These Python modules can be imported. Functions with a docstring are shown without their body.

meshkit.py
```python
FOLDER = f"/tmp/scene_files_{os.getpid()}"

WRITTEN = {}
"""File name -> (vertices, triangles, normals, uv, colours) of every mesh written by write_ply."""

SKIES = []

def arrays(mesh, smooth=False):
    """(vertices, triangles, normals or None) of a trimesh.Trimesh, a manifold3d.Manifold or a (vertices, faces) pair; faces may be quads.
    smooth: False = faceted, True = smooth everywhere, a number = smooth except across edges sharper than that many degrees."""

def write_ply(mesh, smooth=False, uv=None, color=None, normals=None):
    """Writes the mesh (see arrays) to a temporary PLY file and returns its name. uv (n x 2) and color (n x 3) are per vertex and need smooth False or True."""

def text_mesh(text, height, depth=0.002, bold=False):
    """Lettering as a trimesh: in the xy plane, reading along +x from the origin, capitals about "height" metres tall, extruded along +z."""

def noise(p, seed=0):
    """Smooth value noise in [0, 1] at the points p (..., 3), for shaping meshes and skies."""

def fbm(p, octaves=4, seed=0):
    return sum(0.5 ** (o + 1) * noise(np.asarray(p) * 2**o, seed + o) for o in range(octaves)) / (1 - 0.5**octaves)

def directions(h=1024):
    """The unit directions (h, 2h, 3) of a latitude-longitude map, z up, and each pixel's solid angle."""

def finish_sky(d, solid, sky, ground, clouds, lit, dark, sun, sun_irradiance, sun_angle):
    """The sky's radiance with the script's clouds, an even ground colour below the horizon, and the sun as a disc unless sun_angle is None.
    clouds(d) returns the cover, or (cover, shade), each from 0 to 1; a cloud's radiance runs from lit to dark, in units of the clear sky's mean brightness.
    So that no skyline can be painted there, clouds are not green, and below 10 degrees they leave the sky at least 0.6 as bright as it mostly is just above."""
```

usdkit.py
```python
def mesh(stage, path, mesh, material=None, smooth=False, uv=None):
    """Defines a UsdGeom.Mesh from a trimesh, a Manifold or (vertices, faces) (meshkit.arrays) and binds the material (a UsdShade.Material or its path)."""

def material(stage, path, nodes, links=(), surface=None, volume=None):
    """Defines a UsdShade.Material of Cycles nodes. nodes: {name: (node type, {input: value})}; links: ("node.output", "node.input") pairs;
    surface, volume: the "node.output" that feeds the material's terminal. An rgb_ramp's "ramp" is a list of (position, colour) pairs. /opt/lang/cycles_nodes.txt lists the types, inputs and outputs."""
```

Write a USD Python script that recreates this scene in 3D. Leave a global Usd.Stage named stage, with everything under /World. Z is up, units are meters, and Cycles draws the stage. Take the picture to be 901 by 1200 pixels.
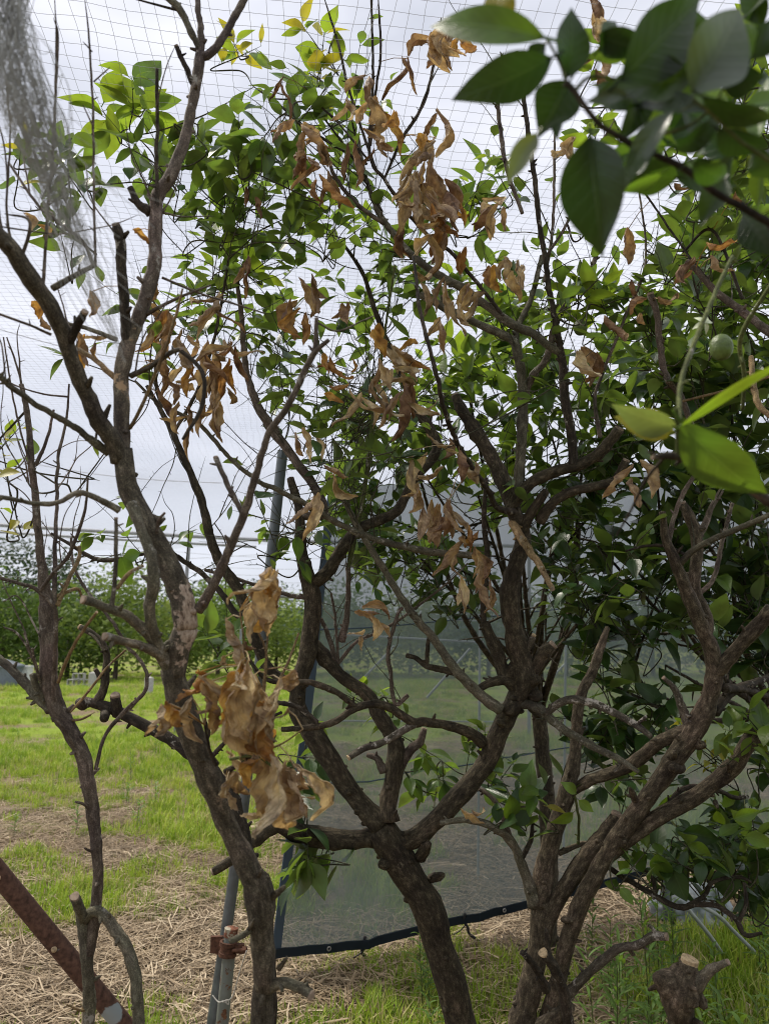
import math, random
import numpy as np, trimesh, usdkit, meshkit
from pxr import Usd, UsdGeom, UsdLux, UsdShade, Gf, Sdf, Vt

stage = Usd.Stage.CreateInMemory()
UsdGeom.SetStageUpAxis(stage, UsdGeom.Tokens.z)
UsdGeom.SetStageMetersPerUnit(stage, 1.0)
UsdGeom.Xform.Define(stage, '/World')
UsdGeom.Scope.Define(stage, '/World/Looks')

# ------------------------------------------------------------------ camera
CAM_H, PITCH, FPX = 1.5, math.radians(9.46), 900.0
cam = UsdGeom.Camera.Define(stage, '/World/camera')
cam.AddTranslateOp().Set(Gf.Vec3d(0, 0, CAM_H))
cam.AddRotateXOp().Set(90 + math.degrees(PITCH))
cam.CreateFocalLengthAttr(26.0)
cam.CreateHorizontalApertureAttr(26.0 * 901 / FPX)
cam.CreateVerticalApertureAttr(26.0 * 1200 / FPX)
cam.CreateFStopAttr(4.8)
cam.CreateFocusDistanceAttr(2.2)
cam.CreateClippingRangeAttr(Gf.Vec2f(0.05, 2000))
cam.CreateExposureAttr(0.95)

# ------------------------------------------------------------------ sky and sun (overcast)
SUN_EL, SUN_AZ = math.radians(55), math.radians(-60)      # azimuth = atan2(x, y) towards the sun
sky_mat = usdkit.material(stage, '/World/Looks/sky', {
    'sky': ('sky_texture', {'sky_type': 'single_scattering', 'sun_disc': False, 'sun_elevation': SUN_EL, 'sun_rotation': SUN_AZ}),
    'tc': ('texture_coordinate', {}),
    'map': ('mapping', {'scale': (1.0, 1.0, 2.6)}),
    'n': ('noise_texture', {'scale': 2.6, 'detail': 5.0, 'roughness': 0.5, 'distortion': 0.4}),
    'r': ('rgb_ramp', {'ramp': [(0.30, (3.7, 3.85, 4.35)), (0.5, (4.8, 4.9, 5.4)), (0.66, (5.6, 5.65, 6.15))]}),
    'sep': ('separate_xyz', {}),
    'mr': ('map_range', {'from_min': 0.02, 'from_max': 0.42, 'to_min': 0.0, 'to_max': 1.0, 'clamp': True}),
    'low': ('mix', {'mix_type': 'mix', 'fac': 0.55, 'color1': (2.7, 2.95, 3.5)}),
    'hm': ('mix', {'mix_type': 'mix'}),
    'm': ('mix', {'mix_type': 'mix', 'fac': 0.93}),
    'b': ('background_shader', {'strength': 0.095})},
    [('tc.generated', 'map.vector'), ('map.vector', 'n.vector'), ('n.fac', 'r.fac'), ('tc.generated', 'sep.vector'), ('sep.z', 'mr.value'),
     ('r.color', 'low.color2'), ('low.color', 'hm.color1'), ('r.color', 'hm.color2'), ('mr.result', 'hm.fac'),
     ('sky.color', 'm.color1'), ('hm.color', 'm.color2'), ('m.color', 'b.color')], surface='b.background')
dome = UsdLux.DomeLight.Define(stage, '/World/sky')
UsdShade.MaterialBindingAPI.Apply(dome.GetPrim()).Bind(sky_mat)
dome.GetPrim().SetCustomDataByKey('kind', 'structure')
sun = UsdLux.DistantLight.Define(stage, '/World/sun')
sun.CreateIntensityAttr(0.62); sun.CreateAngleAttr(12.0); sun.CreateNormalizeAttr(True)
sun.CreateColorAttr(Gf.Vec3f(1.0, 0.93, 0.82))
sd = np.array([math.cos(SUN_EL) * math.sin(SUN_AZ), math.cos(SUN_EL) * math.cos(SUN_AZ), math.sin(SUN_EL)])
_z = sd; _x = np.cross([0, 0, 1], _z); _x /= np.linalg.norm(_x); _y = np.cross(_z, _x)
sun.AddTransformOp().Set(Gf.Matrix4d(*[float(v) for v in (*_x, 0, *_y, 0, *_z, 0, 0, 0, 10, 1)]))

# ------------------------------------------------------------------ pixel <-> place
FW = np.array([0, math.cos(PITCH), math.sin(PITCH)]); UP = np.array([0, -math.sin(PITCH), math.cos(PITCH)]); RT = np.array([1.0, 0, 0]); C0 = np.array([0, 0, CAM_H])
def at(x, y, d):
    """The place d metres ahead on the line of sight of a point measured in the photograph (901 x 1200)."""
    return C0 + d * (FW + RT * (x - 450.5) / FPX + UP * (600 - y) / FPX)
def on_ground(x, y, z=0.0):
    r = FW + RT * (x - 450.5) / FPX + UP * (600 - y) / FPX
    return C0 + r * ((z - CAM_H) / r[2])
def project(p):
    q = np.asarray(p) - C0; d = q @ FW
    return 450.5 + FPX * (q @ RT) / d, 600 - FPX * (q @ UP) / d, d

rnd = random.Random(7); rng = np.random.default_rng(7)
L = '/World/Looks/'
# ------------------------------------------------------------------ naming and tagging
used = {}
def numbered(parent, name):
    k = used.get((parent, name), 0); used[(parent, name)] = k + 1
    return f'{parent}/{name}' if k == 0 else f'{parent}/{name}_{k:03d}'
def tag(prim, label=None, cat=None, group=None, kind=None):
    p = prim.GetPrim() if hasattr(prim, 'GetPrim') else prim
    for k, v in (('label', label), ('category', cat), ('group', group), ('kind', kind)):
        if v: p.SetCustomDataByKey(k, v)
    return p
def thing(name, label, cat, loc=(0, 0, 0), rotz=0, group=None):
    x = UsdGeom.Xform.Define(stage, numbered('/World', name))
    x.AddTranslateOp().Set(Gf.Vec3d(*map(float, loc)))
    if rotz: x.AddRotateZOp().Set(rotz)
    tag(x, label, cat, group); return x.GetPrim()
def put(name, mesh, mat, parent=None, smooth=40, uv=None, bk=None, off=None, label=None):
    pp = str(parent.GetPath()) if parent is not None else '/World'
    if off is not None:
        v, f, _ = meshkit.arrays(mesh); mesh = (v - np.asarray(off), f)
    m = usdkit.mesh(stage, numbered(pp, name), mesh, L + mat, smooth=smooth, uv=uv)
    if bk is not None:
        UsdGeom.PrimvarsAPI(m).CreatePrimvar('bk', Sdf.ValueTypeNames.Color3fArray, 'vertex').Set(Vt.Vec3fArray.FromNumpy(np.asarray(bk, np.float32)))
    if label: tag(m, label)
    return m.GetPrim()
def box(sx, sy, sz, c=(0, 0, 0)):
    b = trimesh.creation.box([sx, sy, sz]); b.apply_translation(c); return b
def cat_mesh(parts):
    vs, fs, n = [], [], 0
    for v, f in parts:
        vs.append(v); fs.append(np.asarray(f) + n); n += len(v)
    return np.vstack(vs), np.vstack(fs)

# ------------------------------------------------------------------ materials
def bark(name, dark, mid, light, patch=None, patch_amt=0.62, scale=1.0, peel=(0, 0, -50), peel_r=.01):
    n = {'a': ('attribute', {'attribute': 'bk'}), 'g': ('geometry', {}),
         'n1': ('noise_texture', {'scale': 95.0 * scale, 'detail': 7.0, 'roughness': 0.72}),
         'n2': ('noise_texture', {'scale': 9.0, 'detail': 4.0, 'roughness': 0.6}),
         'n3': ('noise_texture', {'scale': 23.0, 'detail': 5.0, 'roughness': 0.7}),
         'r1': ('rgb_ramp', {'ramp': [(0.32, dark), (0.52, mid), (0.72, light)]}),
         'r2': ('rgb_ramp', {'ramp': [(0.32, (0.55, 0.54, 0.53)), (0.5, (0.95, 1.0, 0.86)), (0.7, (1.3, 1.25, 1.2))]}),
         'mu': ('mix', {'mix_type': 'multiply', 'fac': 1.0}), 'n6': ('noise_texture', {'scale': 420.0, 'detail': 3.0, 'roughness': 0.6}), 'r6': ('rgb_ramp', {'ramp': [(0.38, (0.6, 0.6, 0.6)), (0.55, (1.05, 1.05, 1.05)), (0.72, (1.9, 1.85, 1.75))]}), 'm6': ('mix', {'mix_type': 'multiply', 'fac': 0.85}),
         'r3': ('rgb_ramp', {'ramp': [(patch_amt, (0, 0, 0)), (patch_amt + 0.05, (1, 1, 1))]}),
         'mp': ('mix', {'mix_type': 'mix', 'color2': patch or (0.3, 0.28, 0.24)}),
         'bu': ('bump', {'strength': 0.75, 'distance': 0.005}),
         # where the bark has come away and the pale wood shows
         'pd': ('vector_math', {'math_type': 'subtract', 'vector2': tuple(map(float, peel))}), 'ps': ('vector_math', {'math_type': 'multiply', 'vector2': (1.5, .6, .62)}), 'pl': ('vector_math', {'math_type': 'length'}), 'n8': ('noise_texture', {'scale': 62.0, 'detail': 5.0, 'roughness': .6}),
         'pn': ('math', {'math_type': 'multiply_add', 'value2': .12}), 'pr': ('map_range', {'from_min': peel_r + .055, 'from_max': peel_r + .061, 'to_min': 1.0, 'to_max': 0.0, 'clamp': True}), 'pm': ('mix', {}), 'pq': ('noise_texture', {'scale': 210.0, 'detail': 5.0, 'roughness': .65}), 'pc': ('rgb_ramp', {'ramp': [(0.36, (.13, .09, .065)), (0.48, (.36, .28, .21)), (0.7, (.54, .45, .36))]}),
         'p': ('principled_bsdf', {'roughness': 0.85, 'specular_ior_level': 0.25})}
    l = [('a.vector', 'n1.vector'), ('g.position', 'n2.vector'), ('g.position', 'n3.vector'), ('n1.fac', 'r1.fac'), ('n2.fac', 'r2.fac'), ('r1.color', 'mu.color1'), ('r2.color', 'mu.color2'), ('g.position', 'n6.vector'), ('n6.fac', 'r6.fac'), ('mu.color', 'm6.color1'), ('r6.color', 'm6.color2'),
         ('n3.fac', 'r3.fac'), ('m6.color', 'mp.color1'), ('r3.color', 'mp.fac'), ('g.position', 'pd.vector1'), ('pd.vector', 'ps.vector1'), ('ps.vector', 'pl.vector1'), ('g.position', 'n8.vector'), ('n8.fac', 'pn.value1'), ('pl.value', 'pn.value3'), ('pn.value', 'pr.value'), ('pr.result', 'pm.fac'), ('mp.color', 'pm.color1'), ('a.vector', 'pq.vector'), ('pq.fac', 'pc.fac'), ('pc.color', 'pm.color2'), ('pm.color', 'p.base_color'), ('n1.fac', 'bu.height'), ('bu.normal', 'p.normal')]
    usdkit.material(stage, L + name, n, l, surface='p.BSDF')
bark('bark_front', (0.0277, 0.0209, 0.0147), (0.0854, 0.0697, 0.0555), (0.2437, 0.2023, 0.1664), (0.22, 0.165, 0.115), 0.66, peel=at(222, 726, 1.29), peel_r=.043)
bark('bark_flaking', (0.0597, 0.0470, 0.0380), (0.1275, 0.1006, 0.0800), (0.2828, 0.2399, 0.1993), (0.42, 0.29, 0.17), 0.575)
bark('bark_peeled', (0.1083, 0.0810, 0.0675), (0.1665, 0.1325, 0.1092), (0.3599, 0.3058, 0.2566), (0.5, 0.4, 0.32), 0.485)
bark('bark_stem', (0.0541, 0.0391, 0.0314), (0.1192, 0.0897, 0.0778), (0.2787, 0.2255, 0.2022))
bark('bark_trunk', (0.0158, 0.0117, 0.0084), (0.0562, 0.0434, 0.0302), (0.1795, 0.1419, 0.1055), (0.13, 0.11, 0.075), 0.66)
bark('bark_right', (0.0230, 0.0166, 0.0113), (0.0842, 0.0639, 0.0475), (0.2549, 0.2042, 0.1578), (0.19, 0.15, 0.11), 0.66)
bark('bark_grey', (0.0583, 0.0497, 0.0368), (0.1213, 0.1064, 0.0828), (0.2704, 0.2487, 0.1974))
bark('bark_lichen', (0.0444, 0.0366, 0.0295), (0.1008, 0.0823, 0.0691), (0.2704, 0.2381, 0.2056), (0.42, 0.38, 0.33), 0.57)
bark('bark_dark', (0.0167, 0.0131, 0.0089), (0.0465, 0.0357, 0.0289), (0.1300, 0.1022, 0.0849))
bark('bark_tan', (0.1388, 0.0858, 0.0467), (0.2332, 0.1566, 0.0867), (0.4484, 0.3197, 0.1980))
bark('bark_green', (0.0544, 0.0653, 0.0216), (0.0975, 0.1110, 0.0388), (0.1855, 0.1944, 0.0834))
bark('bark_twig', (0.0265, 0.0260, 0.0151), (0.0609, 0.0559, 0.0374), (0.1497, 0.1349, 0.1009))
def plain(name, col, rough=0.6, metal=0.0, var=0.25, scale=20.0, spec=0.5, bump=0.0):
    usdkit.material(stage, L + name, {'g': ('geometry', {}), 'n': ('noise_texture', {'scale': scale, 'detail': 5.0, 'roughness': 0.6}),
        'r': ('rgb_ramp', {'ramp': [(0.3, tuple(c * (1 - var) for c in col)), (0.7, tuple(min(1, c * (1 + var)) for c in col))]}),
        'b': ('bump', {'strength': bump, 'distance': 0.004}),
        'p': ('principled_bsdf', {'roughness': rough, 'metallic': metal, 'specular_ior_level': spec})},
        [('g.position', 'n.vector'), ('n.fac', 'r.fac'), ('r.color', 'p.base_color'), ('n.fac', 'b.height'), ('b.normal', 'p.normal')], surface='p.BSDF')
plain('cut_wood', (0.44, 0.33, 0.2), 0.8, var=0.5, scale=140, spec=0.2)
plain('old_cut', (0.26, 0.2, 0.15), 0.85, var=0.4, scale=90, spec=0.2)
plain('black_tie', (0.012, 0.012, 0.013), 0.6)
plain('brass', (0.45, 0.43, 0.4), 0.35, 0.8)
plain('wire', (0.35, 0.35, 0.36), 0.5, 0.3)
plain('twine', (0.42, 0.4, 0.36), 0.8)
plain('white_plastic', (0.26, 0.29, 0.3), 0.5, var=0.5, scale=14)
plain('white_hose', (0.3, 0.32, 0.31), 0.4, var=0.2, scale=12)
plain('grey_tub', (0.13, 0.15, 0.18), 0.6)
plain('white_board', (0.6, 0.6, 0.58), 0.6)
plain('concrete', (0.32, 0.31, 0.29), 0.9, var=0.3, scale=30)
plain('galvanised', (0.12, 0.135, 0.14), 0.48, 0.55, var=0.22, scale=24, bump=0.15)
plain('pipe_far', (0.2, 0.205, 0.215), 0.55, 0.3)
plain('pale_pipe', (0.36, 0.4, 0.4), 0.5)
plain('clamp_rust', (0.095, 0.045, 0.028), 0.85, var=0.55, scale=60, spec=0.2, bump=0.5)
plain('fruit', (0.085, 0.125, 0.025), 0.45, var=0.4, scale=60, bump=0.8)
plain('blossom', (0.55, 0.6, 0.4), 0.6)
plain('net_strand', (0.40, 0.41, 0.42), 0.6)
plain('frayed', (0.31, 0.31, 0.285), 0.7, var=0.2)
def rusty(name, base, rust, thr, scale, spot=(0, 0, -50), spot_r=.01):
    usdkit.material(stage, L + name, {'g': ('geometry', {}), 'n': ('noise_texture', {'scale': scale, 'detail': 6.0, 'roughness': 0.62}), 'n2': ('noise_texture', {'scale': 90.0, 'detail': 4.0}),
        'r': ('rgb_ramp', {'ramp': [(thr, (0, 0, 0)), (thr + 0.03, (1, 1, 1))]}),
        'c': ('rgb_ramp', {'ramp': [(0.3, tuple(v * .55 for v in rust)), (0.7, tuple(v * 1.5 for v in rust))]}),
        'mr': ('map_range', {'from_min': 0.0, 'from_max': 1.0, 'to_min': 0.5, 'to_max': 0.9}),
        # one spot where the zinc is still bare
        'ds': ('vector_math', {'math_type': 'distance', 'vector2': tuple(map(float, spot))}), 'dn': ('math', {'math_type': 'multiply_add', 'value2': 0.03}), 'dr': ('map_range', {'from_min': spot_r + .012, 'from_max': spot_r + .016, 'to_min': 0.0, 'to_max': 1.0, 'clamp': True}), 'mm': ('math', {'math_type': 'minimum'}), 'n5': ('noise_texture', {'scale': 45.0, 'detail': 4.0}),
        'm': ('mix', {'color1': base}), 'b': ('bump', {'strength': 0.5, 'distance': 0.002}), 'p': ('principled_bsdf', {'metallic': 0.1, 'specular_ior_level': 0.3})},
        [('g.position', 'n.vector'), ('g.position', 'n2.vector'), ('n.fac', 'r.fac'), ('n2.fac', 'c.fac'), ('g.position', 'n5.vector'), ('g.position', 'ds.vector1'), ('n5.fac', 'dn.value1'), ('ds.value', 'dn.value3'), ('dn.value', 'dr.value'), ('r.color', 'mm.value1'), ('dr.result', 'mm.value2'), ('mm.value', 'm.fac'), ('c.color', 'm.color2'), ('m.color', 'p.base_color'),
         ('mm.value', 'mr.value'), ('mr.result', 'p.roughness'), ('n2.fac', 'b.height'), ('b.normal', 'p.normal')], surface='p.BSDF')
rusty('rust_pipe', (0.26, 0.29, 0.29), (0.095, 0.05, 0.034), 0.36, 7.0, at(134, 1184, 1.97) - FW * .02, .026)
rusty('rust_streak', (0.15, 0.16, 0.14), (0.13, 0.06, 0.03), 0.55, 14.0)
rusty('rust_cap', (0.3, 0.27, 0.2), (0.17, 0.07, 0.04), 0.45, 40.0)

def leaf_mat(name, top, under, trans, rough=0.38, tw=0.3, spec=0.5, bump=0.35, lo=0.66, hi=1.36, nsc=15.0, det=5.0):
    usdkit.material(stage, L + name, {'g': ('geometry', {}), 'oi': ('object_info', {}), 'st': ('uvmap', {'attribute': 'st'}), 'sx': ('separate_xyz', {}),
        'n': ('noise_texture', {'scale': 30.0, 'detail': 3.0}),
        'n4': ('noise_texture', {'scale': nsc, 'detail': det}),
        'hs': ('hsv', {}), 'vr': ('map_range', {'from_min': 0.3, 'from_max': 0.7, 'to_min': lo, 'to_max': hi}), 'hr': ('map_range', {'from_min': 0.3, 'from_max': 0.7, 'to_min': 0.487, 'to_max': 0.512}),
        # midrib and side veins from the blade's own u (across) and v (along)
        'ab': ('math', {'math_type': 'absolute'}), 'mid': ('map_range', {'from_min': 0.02, 'from_max': 0.075, 'to_min': 1.0, 'to_max': 0.0, 'clamp': True}),
        'k': ('math', {'math_type': 'multiply_add', 'value2': -0.22}), 'kk': ('math', {'math_type': 'multiply', 'value2': 50.0}), 'si': ('math', {'math_type': 'sine'}),
        'vm': ('map_range', {'from_min': 0.82, 'from_max': 1.0, 'to_min': 0.0, 'to_max': 0.55, 'clamp': True}), 'mx': ('math', {'math_type': 'maximum'}),
        'mf': ('math', {'math_type': 'multiply', 'value2': 0.2}),
        'cm': ('mix', {'color1': top, 'color2': tuple(min(1, v * 1.7 + 0.03) for v in top)}), 'cb': ('mix', {'color2': under}),
        'hb': ('math', {'math_type': 'multiply_add', 'value2': 0.8}), 'n9': ('noise_texture', {'scale': 170.0, 'detail': 3.0}), 'bu': ('bump', {'strength': bump, 'distance': 0.001 if bump < .5 else 0.0035}),
        'p': ('principled_bsdf', {'roughness': rough, 'specular_ior_level': spec}), 't': ('translucent_bsdf', {}), 'tm': ('mix', {'mix_type': 'multiply', 'fac': 1.0, 'color2': tuple(trans)}), 'x': ('mix_closure', {'fac': tw})},
        [('g.position', 'n.vector'), ('g.position', 'n4.vector'), ('st.UV', 'sx.vector'), ('sx.x', 'ab.value1'), ('ab.value', 'mid.value'),
         ('ab.value', 'k.value1'), ('sx.y', 'k.value3'), ('k.value', 'kk.value1'), ('kk.value', 'si.value1'), ('si.value', 'vm.value'), ('mid.result', 'mx.value1'), ('vm.result', 'mx.value2'),
         ('mx.value', 'mf.value1'), ('mf.value', 'cm.fac'), ('cm.color', 'cb.color1'), ('g.backfacing', 'cb.fac'), ('cb.color', 'hs.color'), ('n4.fac', 'vr.value'), ('n4.fac', 'hr.value'),
         ('vr.result', 'hs.value'), ('hr.result', 'hs.hue'), ('hs.color', 'p.base_color'), ('g.position', 'n9.vector'), ('n9.fac', 'hb.value1'), ('mx.value', 'hb.value3'), ('hb.value', 'bu.height'), ('bu.normal', 'p.normal'),
         ('hs.color', 'tm.color1'), ('tm.color', 't.color'), ('p.BSDF', 'x.closure1'), ('t.BSDF', 'x.closure2')], surface='x.closure')
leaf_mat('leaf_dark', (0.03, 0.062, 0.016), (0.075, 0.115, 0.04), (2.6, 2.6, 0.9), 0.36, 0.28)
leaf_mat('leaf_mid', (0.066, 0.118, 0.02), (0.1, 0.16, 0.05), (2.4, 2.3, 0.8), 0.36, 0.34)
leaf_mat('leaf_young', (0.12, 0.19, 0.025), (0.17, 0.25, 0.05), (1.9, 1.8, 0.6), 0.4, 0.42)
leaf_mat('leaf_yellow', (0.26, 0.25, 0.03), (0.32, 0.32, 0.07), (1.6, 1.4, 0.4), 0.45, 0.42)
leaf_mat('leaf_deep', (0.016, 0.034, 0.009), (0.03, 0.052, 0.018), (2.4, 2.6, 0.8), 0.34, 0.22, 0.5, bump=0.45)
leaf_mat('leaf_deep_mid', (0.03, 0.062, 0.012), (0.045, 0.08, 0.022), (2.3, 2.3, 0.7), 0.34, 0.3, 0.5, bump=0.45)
leaf_mat('leaf_dull', (0.05, 0.075, 0.036), (0.07, 0.1, 0.05), (1.6, 1.6, 0.8), 0.3, 0.22, 0.8)
leaf_mat('leaf_pale', (0.2, 0.26, 0.1), (0.24, 0.31, 0.12), (1.4, 1.4, 0.6), 0.35, 0.35, 0.7)
leaf_mat('weed_leaf', (0.09, 0.16, 0.03), (0.12, 0.2, 0.05), (2.0, 2.0, 0.7), 0.5, 0.35, 0.3)
leaf_mat('dead_tan', (0.53, 0.395, 0.22), (0.36, 0.25, 0.15), (1.28, 1.13, 0.82), 0.65, 0.24, 0.25, bump=0.9, lo=0.5, hi=1.45, nsc=38.0, det=4.0)
leaf_mat('dead_orange', (0.50, 0.29, 0.08), (0.38, 0.21, 0.08), (1.28, 1.13, 0.82), 0.6, 0.3, 0.25, bump=0.9, lo=0.5, hi=1.45, nsc=38.0, det=4.0)
leaf_mat('dead_pale', (0.65, 0.53, 0.34), (0.42, 0.32, 0.2), (1.28, 1.13, 0.82), 0.7, 0.2, 0.2, bump=0.9, lo=0.5, hi=1.45, nsc=38.0, det=4.0)
leaf_mat('dead_brown', (0.38, 0.255, 0.14), (0.25, 0.15, 0.085), (1.28, 1.13, 0.82), 0.65, 0.24, 0.25, bump=0.9, lo=0.5, hi=1.45, nsc=38.0, det=4.0)
def blade_mat(name, ramp, tw=0.35):
    usdkit.material(stage, L + name, {'oi': ('object_info', {}), 'r': ('rgb_ramp', {'ramp': ramp}), 'p': ('principled_bsdf', {'roughness': 0.6, 'specular_ior_level': 0.25}), 't': ('translucent_bsdf', {}), 'x': ('mix_closure', {'fac': tw})},
        [('oi.random', 'r.fac'), ('r.color', 'p.base_color'), ('r.color', 't.color'), ('p.BSDF', 'x.closure1'), ('t.BSDF', 'x.closure2')], surface='x.closure')
blade_mat('grass_blade', [(0.0, (0.15, 0.245, 0.022)), (0.45, (0.27, 0.39, 0.034)), (0.8, (0.4, 0.48, 0.06)), (1.0, (0.46, 0.38, 0.2))])
blade_mat('straw_blade', [(0.0, (0.13, 0.095, 0.055)), (0.45, (0.28, 0.205, 0.125)), (0.8, (0.4, 0.31, 0.2)), (1.0, (0.55, 0.45, 0.31))], 0.15)
blade_mat('far_leaf', [(0.0, (0.07, 0.12, 0.022)), (0.6, (0.13, 0.2, 0.035)), (1.0, (0.22, 0.27, 0.055))], 0.4)
blade_mat('distant_leaf', [(0.0, (0.03, 0.055, 0.025)), (1.0, (0.06, 0.09, 0.035))], 0.2)
# the windbreak: woven mesh, about half open
def screen_mat(name, col, op):
    usdkit.material(stage, L + name, {'g': ('geometry', {}), 'n': ('noise_texture', {'scale': 2.5, 'detail': 5.0, 'roughness': 0.6}), 'r': ('rgb_ramp', {'ramp': [(0.3, tuple(c * 0.8 for c in col)), (0.7, tuple(c * 1.2 for c in col))]}),
        'p': ('diffuse_bsdf', {}), 't': ('transparent_bsdf', {}), 'tl': ('translucent_bsdf', {}), 'y': ('mix_closure', {'fac': 0.4}), 'no': ('noise_texture', {'scale': 1.3, 'detail': 6.0, 'roughness': .65}), 'ro': ('map_range', {'from_min': .3, 'from_max': .7, 'to_min': op - .1 * (1 - op) * 3, 'to_max': op + .1 * (1 - op) * 3}), 'x': ('mix_closure', {})},
        [('g.position', 'n.vector'), ('g.position', 'no.vector'), ('no.fac', 'ro.value'), ('ro.result', 'x.fac'), ('n.fac', 'r.fac'), ('r.color', 'p.color'), ('r.color', 'tl.color'), ('p.BSDF', 'y.closure1'), ('tl.BSDF', 'y.closure2'), ('t.BSDF', 'x.closure1'), ('y.closure', 'x.closure2')], surface='x.closure')
screen_mat('screen_net', (0.092, 0.113, 0.115), 0.76)
screen_mat('screen_hem', (0.04, 0.05, 0.06), 0.97)
screen_mat('screen_strip', (0.1, 0.135, 0.175), 0.9)
usdkit.material(stage, L + 'soil', {'g': ('geometry', {}), 'n': ('noise_texture', {'scale': 0.55, 'detail': 6.0, 'roughness': 0.65}), 'n2': ('noise_texture', {'scale': 26.0, 'detail': 6.0, 'roughness': 0.7}), 'sp': ('separate_xyz', {}),
    'far': ('map_range', {'from_min': 5.5, 'from_max': 12.0, 'to_min': -0.12, 'to_max': 0.09, 'clamp': True}), 'ad': ('math', {'math_type': 'add'}),
    'r': ('rgb_ramp', {'ramp': [(0.3, (0.08, 0.058, 0.037)), (0.7, (0.26, 0.195, 0.125))]}), 'r2': ('rgb_ramp', {'ramp': [(0.3, (0.1, 0.15, 0.02)), (0.7, (0.25, 0.32, 0.04))]}),
    'f': ('rgb_ramp', {'ramp': [(0.5, (0, 0, 0)), (0.62, (1, 1, 1))]}), 'm': ('mix', {}), 'b': ('bump', {'strength': 0.8, 'distance': 0.02}), 'p': ('principled_bsdf', {'roughness': 0.95, 'specular_ior_level': 0.1})},
    [('g.position', 'n.vector'), ('g.position', 'n2.vector'), ('g.position', 'sp.vector'), ('sp.y', 'far.value'), ('far.result', 'ad.value1'), ('n.fac', 'ad.value2'), ('n2.fac', 'r.fac'), ('n2.fac', 'r2.fac'),
     ('ad.value', 'f.fac'), ('f.color', 'm.fac'), ('r.color', 'm.color1'), ('r2.color', 'm.color2'), ('m.color', 'p.base_color'), ('n2.fac', 'b.height'), ('b.normal', 'p.normal')], surface='p.BSDF')
# ------------------------------------------------------------------ branches
def spline(pts, step):
    """Catmull-Rom through pts (n x k), resampled about every step metres."""
    p = np.asarray(pts, float)
    if len(p) == 2: p = np.vstack([p[0], (p[0] + p[1]) / 2, p[1]])
    q = np.vstack([2 * p[0] - p[1], p, 2 * p[-1] - p[-2]])
    out = []
    for i in range(1, len(q) - 2):
        n = max(2, int(math.ceil(np.linalg.norm((q[i + 1] - q[i])[:3]) / step)))
        t = np.linspace(0, 1, n, endpoint=False)[:, None]
        a, b, c, d = q[i - 1], q[i], q[i + 1], q[i + 2]
        out.append(0.5 * (2 * b + (c - a) * t + (2 * a - 5 * b + 4 * c - d) * t * t + (3 * b - a - 3 * c + d) * t ** 3))
    out.append(p[-1:])
    return np.vstack(out)
def frames(p):
    t = np.gradient(p, axis=0); t /= np.maximum(np.linalg.norm(t, axis=1, keepdims=True), 1e-9)
    n = np.zeros_like(p); ref = np.array([0.31, -0.9, 0.3]); n0 = ref - t[0] * (ref @ t[0])
    n[0] = n0 / np.linalg.norm(n0)
    for i in range(1, len(p)):
        v = n[i - 1] - t[i] * (n[i - 1] @ t[i]); n[i] = v / max(np.linalg.norm(v), 1e-9)
    return t, n, np.cross(t, n)
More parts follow.
